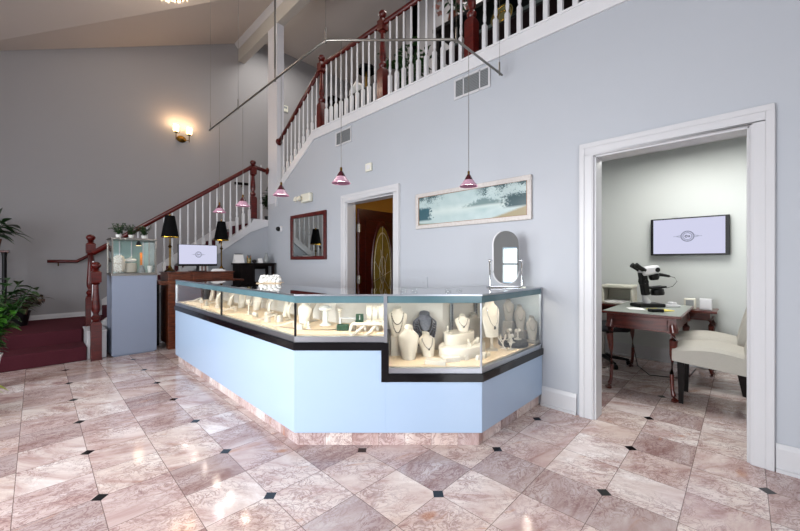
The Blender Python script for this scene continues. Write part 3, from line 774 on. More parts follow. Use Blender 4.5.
def clip(x, y, z, s, rz, label, group=None):
    """small slotted ring block"""
    b = MB().prism([(-s*.5, 0), (s*.5, 0), (s*.42, s*.7), (s*.10, s), (0, s*.6), (-s*.12, s), (-s*.42, s*.62)], -s*.35, s*.35, 'y')
    o = b.build('ring_block', 'cream', bevel=.0015); o.location = (x, y, z + .0005); o.rotation_euler = (0, 0, R(rz)); return tag(o, label, 'ring display', group)
def loopstand(x, y, z, h, rz, label, group=None):
    b = MB().lathe([(.026, 0), (.026, .005), (.006, .01)], n=14)
    b.tube([(0, 0, .005), (0, 0, h*.45), (-.02, 0, h*.6), (-.028, 0, h*.85), (-.02, 0, h)], [.007, .006, .006, .007, .004], 8)
    b.tube([(0, 0, h*.45), (.02, 0, h*.6), (.028, 0, h*.85), (.02, 0, h)], [.006, .006, .007, .004], 8)
    o = b.build('earring_tree', 'cream', smooth=True); o.location = (x, y, z + .0005); o.rotation_euler = (0, 0, R(rz)); return tag(o, label, 'earring stand', group)
def boxy(name, x, y, z, sx, sy, sz, rz, label, cat, m='cream', bev=.003, group=None):
    o = MB().box(-sx/2, sx/2, -sy/2, sy/2, 0, sz).build(name, m, bevel=bev); o.location = (x, y, z + .0005); o.rotation_euler = (0, 0, R(rz)); return tag(o, label, cat, group)

DT, DL = .553, .772
# --- deep corner case
boxy('riser_block', 1.965, 1.93, DT, .11, .10, .15, -45, 'cream riser block in the left corner of the deep case', 'riser')
bust(1.955, 1.925, DT + .151, .215, .15, -45, 'upper white bust with dark bead strands, left corner of the deep case')
strand(1.955, 1.925, DT + .151, .215, .15, -45, 'double dark bead necklace on the upper left bust of the deep case', drop=.12, r=.0045)
strand(1.955, 1.925, DT + .150, .215, .155, -45, 'shorter dark bead necklace worn close on the upper left bust', drop=.42, r=.0035, n=30)
bust(1.93, 1.785, DT, .235, .16, -45, 'lower white bust in front of the bead necklace bust, left of the deep case')
b2 = bust(2.175, 1.83, DT + .05, .26, .20, -40, 'bust covered in blue black gem strands behind the small white bust', 'woven')
t = thing('gem_necklace', 'thick blue black gem strands hung on the dark bust', 'necklace', (2.175, 1.83, DT + .05), -40)
for k in range(6):
    b = MB(); hh_, ww_ = .26, .20
    for i in range(22):
        a = PI * i / 21; f0 = .80 - .03 * k; zz = hh_ * (f0 - abs(math.sin(a)) * (.36 + .05 * k)); xx = -math.cos(a) * ww_ * (.27 + .03 * k)
        yy = .12 * zz - .36 * ww_ * .45 * math.sqrt(max(.06, 1 - (xx / (ww_ * .52)) ** 2)) - .012
        b.ball((xx, yy, zz), .0085, (1, 1, 1), 1)
    b.build('gem_strand', 'woven' if k % 2 else 'bead', t, smooth=True)
boxy('riser_block', 2.175, 1.85, DT, .12, .10, .049, -40, 'low cream riser under the gem strand bust', 'riser')
bust(2.10, 1.735, DT, .165, .14, -30, 'small white bust tilted in front of the dark gem strand bust', lean=.35)
strand(2.10, 1.735, DT, .165, .14, -30, 'thin silver necklace on the small tilted white bust', 'silver', drop=.35, pend=.006, lean=.35)
tp = MB().lathe([(.20, 0), (.205, .01), (.205, .072), (.20, .08)], n=40, sx=1.15, sy=.72).build('round_riser', 'cream', smooth='auto'); tp.location = (2.34, 1.585, DT + .0005); tag(tp, 'wide white oval platform, lower tier in the middle of the deep case', 'riser')
tp = MB().lathe([(.14, 0), (.145, .01), (.145, .075), (.14, .082)], n=36, sx=1.15, sy=.62).build('round_riser', 'cream', smooth='auto'); tp.location = (2.37, 1.635, DT + .081); tag(tp, 'smaller white oval platform stacked on the wide one', 'riser')
bust(2.40, 1.62, DT + .164, .125, .125, -40, 'small white bust on top of the two white oval platforms', lean=.2)
strand(2.40, 1.62, DT + .164, .125, .125, -40, 'fine silver chain with dark pendant on the platform bust', 'silver', drop=.35, pend=.006, lean=.2)
tbar(2.245, 1.66, DT + .164, .045, .012, -45, 'tiny knob stand at the left of the upper oval platform')
cone(2.31, 1.50, DT + .081, .05, 'ring cone at the front edge of the lower oval platform')
clip(2.40, 1.505, DT + .081, .032, -20, 'ring block beside the cone on the lower oval platform')
clip(2.48, 1.53, DT + .081, .035, 10, 'ring block at the right of the lower oval platform')
boxy('jewelry_tray', 1.975, 1.565, DT, .145, .085, .030, -58, 'flat white ring tray near the front glass of the deep case', 'tray')
boxy('jewelry_tray', 2.10, 1.525, DT, .125, .07, .034, -30, 'pale tray tucked below the left of the oval platform', 'tray')
for i, (xx, yy, s, la) in enumerate(((2.205, 1.46, .036, 'white ring block just right of the pale tray'), (2.27, 1.40, .034, 'small star shaped ring block nearest the front corner post'),
                                   (2.345, 1.395, .045, 'larger ring block inside the front corner post'), (2.42, 1.40, .03, 'small ring block left of the tall bust base'))):
    clip(xx, yy, DT, s, -30 + 17 * i, la)
# tall oval pendant bust on a foot
t = thing('pendant_bust', 'tall white oval bust on a foot just right of the corner post', 'display bust', (2.60, 1.475, DT + .0005), -20)
MB().lathe([(.055, 0), (.055, .008), (.02, .02), (.012, .04), (.012, .17)], n=20, sy=.8).build('foot', 'cream', t, smooth='auto')
b = bust_mb(.30, .19, .3, .1).xf(Matrix.Translation((0, 0, .11))); b.build('bust', 'cream', t, smooth='auto', sub=1)
strand(2.60, 1.475, DT + .11, .30, .19, -20, 'thin double chain with a round pendant on the tall oval bust', 'silver', drop=.30, pend=.011, lean=.1)
o = MB().box(-.016, .016, -.003, .003, 0, .13).xf(Matrix.Rotation(R(-32), 4, 'X')).build('bracelet_ramp', 'cream'); o.location = (2.665, 1.38, DT + .003); o.rotation_euler = (0, 0, R(35)); tag(o, 'narrow dark edged slip leaning beside the tall bust foot', 'jewellery display')
loopstand(2.72, 1.44, DT, .13, -25, 'forked white earring stand right of the tall bust')
loopstand(2.73, 1.375, DT, .07, 10, 'short forked stand in front of the forked earring stand')
pl = thing('round_riser', 'dark round platform at the right end of the deep case', 'riser', (2.885, 1.43, DT + .0005))
MB().lathe([(.12, 0), (.125, .006), (.125, .034), (.118, .04)], n=36).build('disc', 'black', pl, smooth='auto')
tbar(2.80, 1.405, DT + .041, .055, .032, -20, 'short white T stand at the left of the dark round platform')
tbar(2.87, 1.46, DT + .041, .085, .034, -20, 'taller white T stand in the middle of the dark round platform')
tbar(2.95, 1.42, DT + .041, .078, .040, -15, 'white T stand at the right of the dark round platform')
for (bx, by, bz, bh, la, lb) in ((3.075, 1.565, .17, .20, 'topmost grey bust standing along the wall end of the deep case', 'tallest grey riser added under a stand-in bust at the wall end of the deep case'),
                             (3.080, 1.455, .10, .22, 'middle grey bust standing along the wall end of the deep case', 'middle grey riser added under a stand-in bust at the wall end of the deep case'),
                             (3.085, 1.345, .03, .20, 'lowest grey bust at the wall end, nearest the side glass', 'lowest grey riser added under a stand-in bust, nearest the side glass')):
    boxy('riser_block', bx, by, DT, .085, .09, bz, 0, lb, 'riser', 'greybust')
    bust(bx - .005, by, DT + bz + .001, bh, .105, -48, la, 'greybust')  # solid grey busts added in place of bust reflections in the end glass
    strand(bx - .005, by, DT + bz + .001, bh, .105, -48, 'small dark bead necklace on the stand-in ' + la.split(' standing')[0].split(' at the')[0] + ' at the wall end of the case', drop=.4, r=.0028, n=20)
bust(2.70, 1.70, DT + .06, .20, .15, -30, 'plain grey bust at the back, behind the tall oval bust', 'greybust')
boxy('riser_block', 2.70, 1.71, DT, .12, .10, .059, -10, 'low riser under the plain grey bust behind the tall oval bust', 'riser', 'greybust')
# --- shallow case, diagonal front
br = thing('bridge_riser', 'cream bridge shaped riser at the right end of the shallow case', 'riser', (1.70, 1.99, DL + .0005), -45)
MB().prism([(-.13, 0), (-.115, .055), (-.10, .065), (.12, .065), (.135, .055), (.15, 0), (.13, 0), (.115, .045), (-.095, .045), (-.11, 0)], -.06, .06, 'y').build('bridge', 'cream', br, bevel=.002)
for s, la in ((-.05, 'left long white bracelet ramp leaning on the bridge riser'), (.04, 'right long white bracelet ramp leaning on the bridge riser')):
    ux_, uy_ = math.cos(R(-45)), math.sin(R(-45))
    ramp(1.70 + ux_*s - .10*.75, 1.99 + uy_*s - .10*.75, DL, .20, .022, .06, -45 - 24, la)
for s, la in ((.02, 'left upright curved card on the bridge riser'), (.065, 'middle upright curved card on the bridge riser'), (.11, 'right upright curved card on the bridge riser')):
    curl(1.715 + .707*s, 2.015 - .707*s, DL + .066, .115, .042, -45, la, None)
t = thing('ring_box', 'open dark green ring box on the bridge riser', 'ring box', (1.645, 2.01, DL + .066), -45)
MB().box(-.028, .028, -.02, .02, 0, .010).build('base', 'greenbox', t); MB().box(-.028, -.004, .01, .02, .010, .05).box(.004, .028, .01, .02, .01, .05).box(-.028, .028, .01, .02, .045, .055).build('lid', 'greenbox', t)
boxy('ring_box', 1.575, 2.115, DL, .085, .05, .042, -45, 'closed dark green box on the floor of the shallow case', 'ring box', 'greenbox')
clip(1.62, 2.055, DL, .05, -60, 'cream wedge between the green box and the bridge riser')
tbar(1.66, 2.27, DL, .125, .03, -45, 'slim white T stand behind the closed green box')
t = thing('round_stand', 'white mushroom shaped stand in the diagonal part of the shallow case', 'jewellery stand', (1.60, 2.38, DL + .0005), 0)
MB().lathe([(.045, 0), (.045, .008), (.022, .02), (.02, .11), (.05, .125), (.055, .14), (.03, .155)], n=20).build('mushroom', 'ceramic', t, smooth='auto')
o = MB().box(-.09, .09, -.02, .02, 0, .008).box(-.09, -.08, -.02, .02, -.06, .0).box(.08, .09, -.02, .02, -.06, 0).build('shelf_riser', 'white', bevel=.002); o.location = (1.72, 2.20, DL + .0605); o.rotation_euler = (0, 0, R(-45)); tag(o, 'thin white shelf riser behind the closed green box', 'riser')
t = MB().tube([(1.30, 2.55, DL + .004), (1.36, 2.40, DL + .004), (1.42, 2.24, DL + .005), (1.52, 2.16, DL + .004), (1.60, 2.17, DL + .004)], .0025, 6).build('cable', 'black', smooth=True); tag(t, 'thin dark cable lying on the shallow case floor', 'cable')
curl(1.62, 2.62, DL, .15, .06, -70, 'upright curved card behind the corner of the shallow case')
bust(1.54, 2.60, DL, .17, .13, -60, 'white bust behind the corner of the shallow case')
cone(1.42, 2.33, DL, .06, 'ring cone right of the case corner, nearest the diagonal glass')
clip(1.36, 2.36, DL, .05, -50, 'ring block right of the case corner')
clip(1.46, 2.42, DL, .045, -20, 'ring block behind the cone at the case corner')
ramp(1.345, 2.56, DL, .18, .03, .055, -150, 'bracelet ramp crossing the corner of the shallow case')
# --- shallow case, long left run: (x, y, type, label)
run = [
 (1.345, 2.85, 'clip', 'ring block nearest the corner on the long run'), (1.40, 2.98, 'ramp', 'long bracelet ramp near the corner on the long run'),
 (1.43, 2.80, 'cyl', 'short cream drum near the corner on the long run'), (1.55, 2.85, 'curl', 'curved card behind the short cream drum'),
 (1.60, 3.02, 'bust', 'white bust behind the long bracelet ramp'), (1.47, 3.12, 'clip', 'ring block behind the long bracelet ramp'),
 (1.39, 3.22, 'clip2', 'pair of rounded ring blocks in front of the tall T stand'), (1.55, 3.22, 'curl', 'curved card right of the tall T stand'),
 (1.42, 3.40, 'tbar', 'tall T stand in the middle of the long run'), (1.62, 3.42, 'curl', 'curved card behind the tall T stand'),
 (1.50, 3.58, 'loop', 'forked stand just right of the glass joint'), (1.62, 3.68, 'bust', 'white bust behind the glass joint'),
 (1.36, 3.78, 'ramp', 'bracelet ramp just left of the glass joint'), (1.45, 3.92, 'curl', 'tall curved card left of the glass joint'),
 (1.58, 3.98, 'bust', 'white bust second left of the glass joint'), (1.38, 4.10, 'clip', 'ring block second left of the glass joint'),
 (1.43, 4.25, 'curl', 'slanting card in the left half of the long run'), (1.60, 4.35, 'bust', 'white bust in the left half of the long run'),
 (1.36, 4.42, 'cone', 'ring cone close to the front glass in the left half'), (1.50, 4.60, 'ramp', 'bracelet ramp in the left half of the long run'),
 (1.62, 4.72, 'curl', 'curved card near the far end of the long run'), (1.42, 4.80, 'clip', 'ring block near the far end of the long run'),
 (1.40, 5.00, 'ramp', 'low bracelet ramp at the far end of the long run'), (1.60, 5.0, 'bust', 'white bust at the far end of the long run')]
for x, y, k, la in run:
    rz = -90 + random.uniform(-25, 25)
    if k == 'clip': clip(x, y, DL, .05, rz, la)
    elif k == 'ramp': ramp(x, y, DL, .20, .035, .06, rz - 40, la)
    elif k == 'curl': curl(x, y, DL, .165, .06, rz, la)
    elif k == 'bust': bust(x, y, DL, .18, .13, rz, la)
    elif k == 'tbar': tbar(x, y, DL, .13, .04, -60, la)
    elif k == 'loop': loopstand(x, y, DL, .12, rz, la)
    elif k == 'cone': cone(x, y, DL, .07, la)
    elif k == 'cyl': o = MB().lathe([(.026, 0), (.026, .055)], n=20).build('drum_riser', 'cream', smooth='auto'); o.location = (x, y, DL + .0005); tag(o, la, 'riser')
    elif k == 'clip2':
        o = MB().ball((0, 0, .024), .024, (1.1, .8, 1)).ball((.05, .02, .024), .024, (1.1, .8, 1)).build('ring_block', 'cream', smooth=True); o.location = (x, y, DL + .001); o.rotation_euler = (0, 0, R(rz)); tag(o, la, 'ring display')

# ------------------------------------------------------------------ things on the counter
t = thing('crown_ornament', 'white openwork ceramic ornament on the glass counter top', 'ornament', (1.72, 3.58, GT + .001), -45)
MB().box(-.13, .13, -.05, .05, 0, .006).build('tray', 'deck', t, bevel=.002)
b = MB()
for i in range(13):
    a = 2 * PI * i / 13; b.ball((.095 * math.cos(a), .036 * math.sin(a), .032 + .012 * math.sin(3 * a)), .024, (1.1, 1, 1.1), 2)
    b.ball((.088 * math.cos(a + .24), .037 * math.sin(a + .24), .068 + .010 * math.sin(2*a)), .017, (1.2, 1, .9), 2)
b.lathe([(.09, .007), (.095, .03), (.086, .032), (.08, .012)], n=24, sy=.4)
b.build('openwork', 'ceramic', t, smooth=True)
# swivelling oval mirror
t = thing('swivel_mirror', 'oval tilting vanity mirror in a chrome stand on the glass counter', 'mirror', (2.89, 1.50, GT + .001), -38)
MB().box(-.165, .165, -.045, .045, 0, .014).build('base', 'chrome', t, bevel=.004)
for s in (-1, 1):
    MB().lathe([(.010, .014), (.008, .03), (.008, .20), (.012, .205), (.006, .225)], (s*.148, 0, 0), 10).build('post', 'chrome', t, smooth='auto')
    MB().ball((s*.148, 0, .235), .013, (1.3, 1, 1)).tube([(s*.12, 0, .235), (s*.148, 0, .235)], .004).build('pivot_knob', 'chrome', t, smooth=True)
tl = Matrix.Translation((0, 0, .26)) @ Matrix.Rotation(R(0), 4, 'X') @ Matrix.Translation((0, 0, -.26))
def stadium(hw, hh, n=16):
    P = []
    for i in range(n + 1): a = PI * i / n; P.append((hw*math.cos(a), hh - hw + hw*math.sin(a)))
    for i in range(n + 1): a = PI + PI * i / n; P.append((hw*math.cos(a), -(hh - hw) + hw*math.sin(a)))
    return P
b = MB(); P = [(x, z + .262) for x, z in stadium(.118, .235)]
b.prism(P, -.004, .004, 'y').xf(tl); mg = b.build('mirror_glass', 'mirror', t)
b = MB(); P = [(x, .002, z + .262) for x, z in stadium(.120, .237)]
b.tube(P[10:] + P[:7][:0], .0075, 8).xf(tl); b.build('frame', 'white', t, smooth=True)
# small pieces standing on the glass near the divider
for i, (x, y, h, la) in enumerate(((1.93, 1.83, .030, 'tiny glass perfume stopper left of the divider on the counter top'), (1.99, 1.78, .022, 'tiny clear dish beside the stopper on the counter top'), (2.20, 1.62, .020, 'small clear trinket dish in front of the vanity mirror'), (2.32, 1.60, .016, 'low clear trinket dish nearest the vanity mirror'))):
    o = MB().lathe([(.02, 0), (.024, h*.3), (.02, h*.8), (.008, h)], n=14).build('trinket_dish', 'glass', smooth=True); o.location = (x, y, GT + .001); tag(o, la, 'dish')

# ------------------------------------------------------------------ things on the right wall
def on_wall(name, label, cat, y, z): return thing(name, label, cat, (XR - .001, y, z))
t = on_wall('wall_mirror', 'rectangular mirror in a dark red wooden frame on the grey wall', 'mirror', 5.18, 1.705)
hw, hh, fw_ = .54, .385, .055
b = MB()
for (a0, a1, z0, z1) in ((-hw, hw, hh-fw_, hh), (-hw, hw, -hh, -hh+fw_), (-hw, -hw+fw_, -hh+fw_, hh-fw_), (hw-fw_, hw, -hh+fw_, hh-fw_)): b.box(-.035, 0, a0, a1, z0, z1)
b.build('frame', 'cherry', t, bevel=.006)
MB().box(-.014, -.004, -hw+fw_, hw-fw_, -hh+fw_, hh-fw_).build('mirror_glass', 'mirror', t)
t = on_wall('framed_painting', 'wide painting of a misty lake in a pale wooden frame', 'painting', 2.074, 1.868)
hw, hh, fw_ = .70, .205, .042
b = MB()
for (a0, a1, z0, z1) in ((-hw, hw, hh-fw_, hh), (-hw, hw, -hh, -hh+fw_), (-hw, -hw+fw_, -hh+fw_, hh-fw_), (hw-fw_, hw, -hh+fw_, hh-fw_)): b.box(-.028, 0, a0, a1, z0, z1)
M['paleframe'] = mat('whitewashed frame', 'c9c6c4', .45, var=0, scale=40, col2='aaa19b'); b.build('frame', 'paleframe', t, bevel=.006)
b = MB(); iw, ih = hw-fw_, hh-fw_
for (a0, a1, z0, z1) in ((-iw, iw, ih-.006, ih), (-iw, iw, -ih, -ih+.006), (-iw, -iw+.006, -ih, ih), (iw-.006, iw, -ih, ih)): b.box(-.024, -.01, a0, a1, z0, z1)
b.build('inner_lip', mat('brown lip', '8a6a50', .5), t)
MB().box(-.016, -.010, -iw, iw, -ih, ih).build('canvas', 'painting', t)
def vent(y0, y1, z0, z1, label, split):
    t = on_wall('wall_vent', label, 'vent', (y0+y1)/2, (z0+z1)/2); w_, h_ = (y1-y0)/2, (z1-z0)/2; f = .022
    b = MB()
    for (a0, a1, c0, c1) in ((-w_, w_, h_-f, h_), (-w_, w_, -h_, -h_+f), (-w_, -w_+f, -h_+f, h_-f), (w_-f, w_, -h_+f, h_-f)): b.box(-.012, 0, a0, a1, c0, c1)
    for s in split: b.box(-.012, 0, w_*s - .006, w_*s + .006, -h_, h_)
    b.build('frame', 'trim', t, bevel=.002)
    MB().box(-.003, -.0005, -w_+f, w_-f, -h_+f, h_-f).build('backing', 'redgrill', t)
    b = MB(); n = 11
    for i in range(n):
        z = -h_ + f + (2*h_ - 2*f) * (i + .5) / n; b.box(-.010, -.002, -w_+f, w_-f, z - .004, z + .002)
    b.build('slats', 'stone', t)
vent(1.80, 2.235, 3.02, 3.24, 'wide white louvred vent under the gallery fascia, right of the newel', (.45, -.45))
vent(4.02, 4.40, 3.01, 3.23, 'smaller white louvred vent above the hall door, nearer the stairs', (.3,))
t = on_wall('emergency_light', 'beige twin head emergency light on the wall above the mirror', 'emergency light', 5.22, 2.34)
MB().box(-.07, 0, -.19, .10, -.075, .075).build('housing', 'offwhite', t, bevel=.02)
for y in (.16, .12 - .06): MB().lathe([(.03, 0), (.045, .02), (.045, .05)], (-.09, y, -.02), 14, m=Matrix.Rotation(R(-70), 4, 'Y')).build('lamp_head', 'offwhite', t, smooth='auto')
t = on_wall('security_sensor', 'small white round sensor with a black eye on the wall by the corner', 'sensor', 6.10, 1.89)
MB().lathe([(.055, 0), (.055, .02), (.03, .035)], n=18, m=Matrix.Rotation(R(-90), 4, 'Y')).build('body', 'white', t, smooth='auto')
MB().ball((-.05, .03, 0), .045, sub=2).build('lens', 'black', t, smooth=True)
t = on_wall('door_chime', 'small beige box on the wall above the hall door', 'chime', 3.63, 2.56)
MB().box(-.03, 0, -.06, .06, -.055, .055).build('case', 'offwhite', t, bevel=.006)
MB().box(-.033, -.028, -.035, .035, -.03, .03).build('grille', 'white', t)
for (ya, yb, la) in ((4.21, 4.53, 'wide pale blank wall plate left of the hall door'), (2.61, 2.87, 'wide pale blank wall plate right of the hall door')):
    t = on_wall('wall_plate', la, 'wall plate', (ya+yb)/2, 1.04)
    MB().box(-.008, 0, -(yb-ya)/2, (yb-ya)/2, -.065, .065).build('plate', 'wall', t, bevel=.003)
    for s in (-.7, .7): MB().ball((-.009, s*(yb-ya)/2*.8, 0), .004, sub=1).build('screw', 'steel', t)

# ------------------------------------------------------------------ monorail and pendants
ZT = 3.05
t = thing('monorail_track', 'bent satin metal monorail lighting track hung over the counters', 'lighting track')
pts = [(1.62, 5.14, ZT), (1.613, 2.45, ZT), (1.625, 2.385, ZT), (2.30, 1.675, ZT), (2.36, 1.642, ZT), (3.08, 1.639, ZT)]
MB().tube(pts, .010, 8).build('rail', 'steel', t, smooth=True)
for (x, y, rod) in ((1.62, 5.10, 0), (1.62, 4.17, 0), (1.615, 3.26, 1), (1.617, 2.40, 0), (2.34, 1.645, 0), (3.03, 1.639, 0)):
    zc = zB(x, y) if y < yl(x) else zA(x)
    MB().tube([(x, y, ZT - .02), (x, y, ZT + .10)], .008, 8).build('standoff', 'steel', t, smooth='auto')
    MB().tube([(x, y, ZT + .10), (x, y, zc)], .010 if rod else .0016, 6).build('suspension_rod' if rod else 'suspension_cable', 'steel', t, smooth='auto')
ZP = 1.905
proto = None
pls = [((1.70, 2.307), 'pendant lamp with a pink glass cone hanging left of the hall door head'),
       ((2.51, 1.639), 'pendant lamp with a pink glass cone hanging in front of the lake painting'),
       ((1.617, 3.14), 'pendant lamp with a pink glass cone in front of the wall corner post'),
       ((1.617, 4.03), 'pink glass pendant lamp in front of the topmost balusters of the lower flight'),
       ((1.618, 4.76), 'farthest pendant lamp, pink glass cone above the right black lampshade')]
for i, ((x, y), la) in enumerate(pls):
    if proto is None:
        proto = thing('pendant_lamp', la, 'pendant lamp', (x, y, ZP), 0, 'pink glass pendants on the track')
        MB().lathe([(.076, 0), (.070, .010), (.050, .035), (.038, .052), (.034, .050), (.045, .034), (.064, .010), (.072, .0)], n=28).build('glass_shade', 'pinkglass', proto, smooth='auto')
        MB().lathe([(.038, .050), (.026, .075), (.016, .092), (.012, .098)], n=20).build('cap', 'darkglass', proto, smooth='auto')
        MB().lathe([(.010, .096), (.010, .125), (.004, .13)], n=12).build('socket', 'brass', proto, smooth='auto')
        MB().lathe([(.050, .012), (.046, .030), (.030, .050)], n=20).build('diffuser', 'pinkglow', proto, smooth='auto')
        MB().tube([(0, 0, .13), (0, 0, ZT - ZP)], .0022, 6).build('cord', 'steel', proto)
    else: dup(proto, (x, y, ZP), None, la)
    l_ = bpy.data.lights.new('pendant_light', 'POINT'); l_.energy = 3.2; l_.color = (1, .86, .86); l_.shadow_soft_size = .03
    o = bpy.data.objects.new('pendant_light', l_); o.location = (x, y, ZP - .015); COL.objects.link(o)

# ------------------------------------------------------------------ sconce and chandelier
t = thing('wall_sconce', 'lit twin arm wall sconce with glowing glass shades on the tall grey wall', 'wall lamp', (2.03, YS - .001, 3.75))
MB().lathe([(.085, 0), (.085, .012), (.05, .03), (.02, .045)], n=24, m=Matrix.Rotation(R(90), 4, 'X'), sy=.8).build('backplate', 'brass', t, smooth='auto')
for s, z in ((-1, .02), (1, .0)):
    b = MB().tube([(0, -.04, 0), (s*.06, -.09, -.03), (s*.115, -.10, -.02), (s*.115, -.10, .08)], .008, 8)
    b.lathe([(.012, .07), (.035, .085), (.035, .095)], (s*.115, -.10, 0), 16).lathe([(.006, -.06), (.008, -.02)], (s*.115, -.10, 0), 10)
    b.build('arm', 'brass', t, smooth='auto')
    MB().lathe([(.040, .097), (.052, .12), (.056, .20), (.052, .235), (.048, .235), (.05, .2), (.046, .12), (.036, .10)], (s*.115, -.10, 0), 20).build('shade', 'warmshade', t, smooth='auto')
    l_ = bpy.data.lights.new('sconce_light', 'POINT'); l_.energy = 7; l_.color = (1, .60, .30); l_.shadow_soft_size = .05
    o = bpy.data.objects.new('sconce_light', l_); o.location = (2.03 + s*.115, YS - .16, 4.02); COL.objects.link(o)
t = thing('chandelier', 'crystal chandelier hanging from the high shop ceiling, only its drops in view', 'chandelier', (1.22, 5.92, 5.10))
M['crystal'] = mat('lit crystal', 'd8cabb', .1, var=.2, scale=30, spec=.9, emit='d9b48c', estr=.35)
cd0 = MB().ball((0, 0, 0), .018, (1, 1, 1.7), 1).build('crystal_drop', 'crystal', t)
for q, (rr, zz) in enumerate(((.10, .0), (.22, .05), (.34, .10), (.42, .17))):
    n = 8 + 8 * q
    for i in range(n):
        a = 2*PI*i/n; part_copy(cd0, t, (rr*math.cos(a), rr*math.sin(a), zz + .012 * (i % 2)))
MB().torus((0, 0, .2), .42, .014, n=32).torus((0, 0, .12), .22, .01, n=24).tube([(0, 0, .1), (0, 0, zB(1.22, 5.92) - 5.10)], .01).tube([(-.42, 0, .2), (0, 0, .5), (.42, 0, .2)], .008).tube([(0, -.42, .2), (0, 0, .5), (0, .42, .2)], .008).build('frame', 'gold', t, smooth=True)
l_ = bpy.data.lights.new('chandelier_light', 'POINT'); l_.energy = 120; l_.color = (1, .84, .68); l_.shadow_soft_size = .3
o = bpy.data.objects.new('chandelier_light', l_); o.location = (1.22, 5.92, 5.45); COL.objects.link(o)

# ------------------------------------------------------------------ sideboard, lamps, screen
t = thing('sideboard', 'antique brown wooden desk with a raised top box against the stairs', 'desk', (0, 0, 0))
b = MB().box(1.22, 2.42, 5.98, 6.52, .965, 1.0).box(1.24, 2.40, 6.0, 6.5, .945, .966); b.build('top', 'brownwood', t, bevel=.006)
MB().box(1.34, 2.26, 6.02, 6.48, 1.0, 1.115).box(1.325, 2.275, 6.0, 6.50, 1.115, 1.13).build('raised_box', 'brownwood', t, bevel=.005)
for k in range(3): MB().box(1.38 + .29*k, 1.64 + .29*k, 6.012, 6.02, 1.018, 1.10).ball((1.51 + .29*k, 6.0, 1.06), .01, sub=1).build('drawer', 'brownwood', t, bevel=.003)
b = MB().box(1.35, 1.80, 6.03, 6.5, .06, .945)
b.box(1.34, 1.44, 6.0, 6.1, .10, .945).box(1.335, 1.445, 5.995, 6.1, 0, .11).box(1.335, 1.445, 5.995, 6.1, .80, .84)
b.build('pedestal', 'brownwood', t, bevel=.004)
MB().box(1.95, 2.38, 6.03, 6.5, .0, .945).build('pedestal', 'brownwood', t, bevel=.004)
MB().box(1.25, 1.31, 6.42, 6.48, 0, .945).build('leg', 'darkwood', t, bevel=.004)
for k in range(4): MB().box(1.46, 1.78, 6.018, 6.03, .14 + .195*k, .31 + .195*k).ball((1.62, 6.005, .225 + .195*k), .012, sub=1).build('drawer', 'brownwood', t, bevel=.003)
def tlamp(x, y, z, label):
    t = thing('table_lamp', label, 'table lamp', (x, y, z), 0, 'black shaded buffet lamps on the desk')
    MB().lathe([(.075, 0), (.075, .018)], n=8).build('plinth', 'black', t, bevel=.003)
    MB().lathe([(.068, .018), (.06, .03), (.035, .045), (.022, .07), (.012, .09), (.010, .12), (.011, .36), (.02, .37), (.03, .385), (.012, .40), (.008, .43), (.008, .56)], n=16).build('stem', 'brass', t, smooth='auto')
    MB().lathe([(.115, .52), (.062, .84), (.059, .84), (.112, .52)], n=28).build('lamp_shade', 'blackshade', t, smooth='auto')
    MB().lathe([(.116, .515), (.116, .525), (.112, .525), (.112, .515)], n=28).build('gold_rim', 'gold', t)
    MB().lathe([(.008, .84), (.012, .85), (.006, .865)], n=10).tube([(-.058, 0, .838), (.058, 0, .838)], .002).tube([(0, 0, .56), (0, 0, .84)], .003).build('finial', 'gold', t, smooth=True)
    MB().ball((0, 0, .60), .022, (1, 1, 1.4)).build('bulb', 'bulb', t, smooth=True)
    l_ = bpy.data.lights.new('table_lamp_light', 'POINT'); l_.energy = 14; l_.color = (1, .80, .55); l_.shadow_soft_size = .03
    o = bpy.data.objects.new('table_lamp_light', l_); o.location = (x, y, z + .64); COL.objects.link(o)
tlamp(1.393, 6.15, 1.131, 'slim brass buffet lamp with black shade left of the screen')
tlamp(2.205, 6.40, 1.131, 'slim brass buffet lamp with black shade right of the screen')

def emblem(parent, cx, cz, s, y=-.0):
    """ring emblem with wing strokes and a small round mark, drawn in relief on a screen facing -Y"""
    Rx = Matrix.Rotation(R(90), 4, 'X')
    b = MB().torus((cx, y, cz), s, s*.07, Rx, n=32, k=4).torus((cx, y, cz), s*.66, s*.04, Rx, n=28, k=4)
    for k in range(24):
        a = 2*PI*k/24; b.tube([(cx + s*.72*math.cos(a), y, cz + s*.72*math.sin(a)), (cx + s*.94*math.cos(a), y, cz + s*.94*math.sin(a))], s*.04, 4)
    b.build('emblem_ring', 'logo', parent)
    b = MB()
    for k in (-1, 0, 1): b.tube([(cx - s*(2.2 - abs(k)*.5), y, cz + k*s*.05), (cx - s*1.05, y, cz + k*s*.22)], s*.05, 4).tube([(cx + s*(2.2 - abs(k)*.5), y, cz + k*s*.05), (cx + s*1.05, y, cz + k*s*.22)], s*.05, 4)
    b.build('emblem_wings', 'logo2', parent)
    b = MB().torus((cx - s*.18, y, cz), s*.20, s*.06, Rx, n=16, k=4, a0=.5, a1=5.6)
    b.box(cx - s*.14, cx + s*.02, y - .0005, y + .0005, cz - s*.05, cz + s*.02).torus((cx + s*.24, y, cz - s*.04), s*.13, s*.05, Rx, n=14, k=4).box(cx + s*.34, cx + s*.41, y - .0005, y + .0005, cz - s*.18, cz + s*.12)
    b.build('emblem_letters', 'logod', parent)
t = thing('computer_monitor', 'flat computer monitor showing a grey emblem on the desk between the lamps', 'monitor', (1.77, 6.14, 1.131), 3)
MB().box(-.28, .28, -.02, .02, .085, .42).build('housing', 'black', t, bevel=.003)
MB().box(-.272, .272, -.0225, -.020, .118, .413).build('screen', 'screen', t)
emblem(t, 0, .265, .045, -.0235)
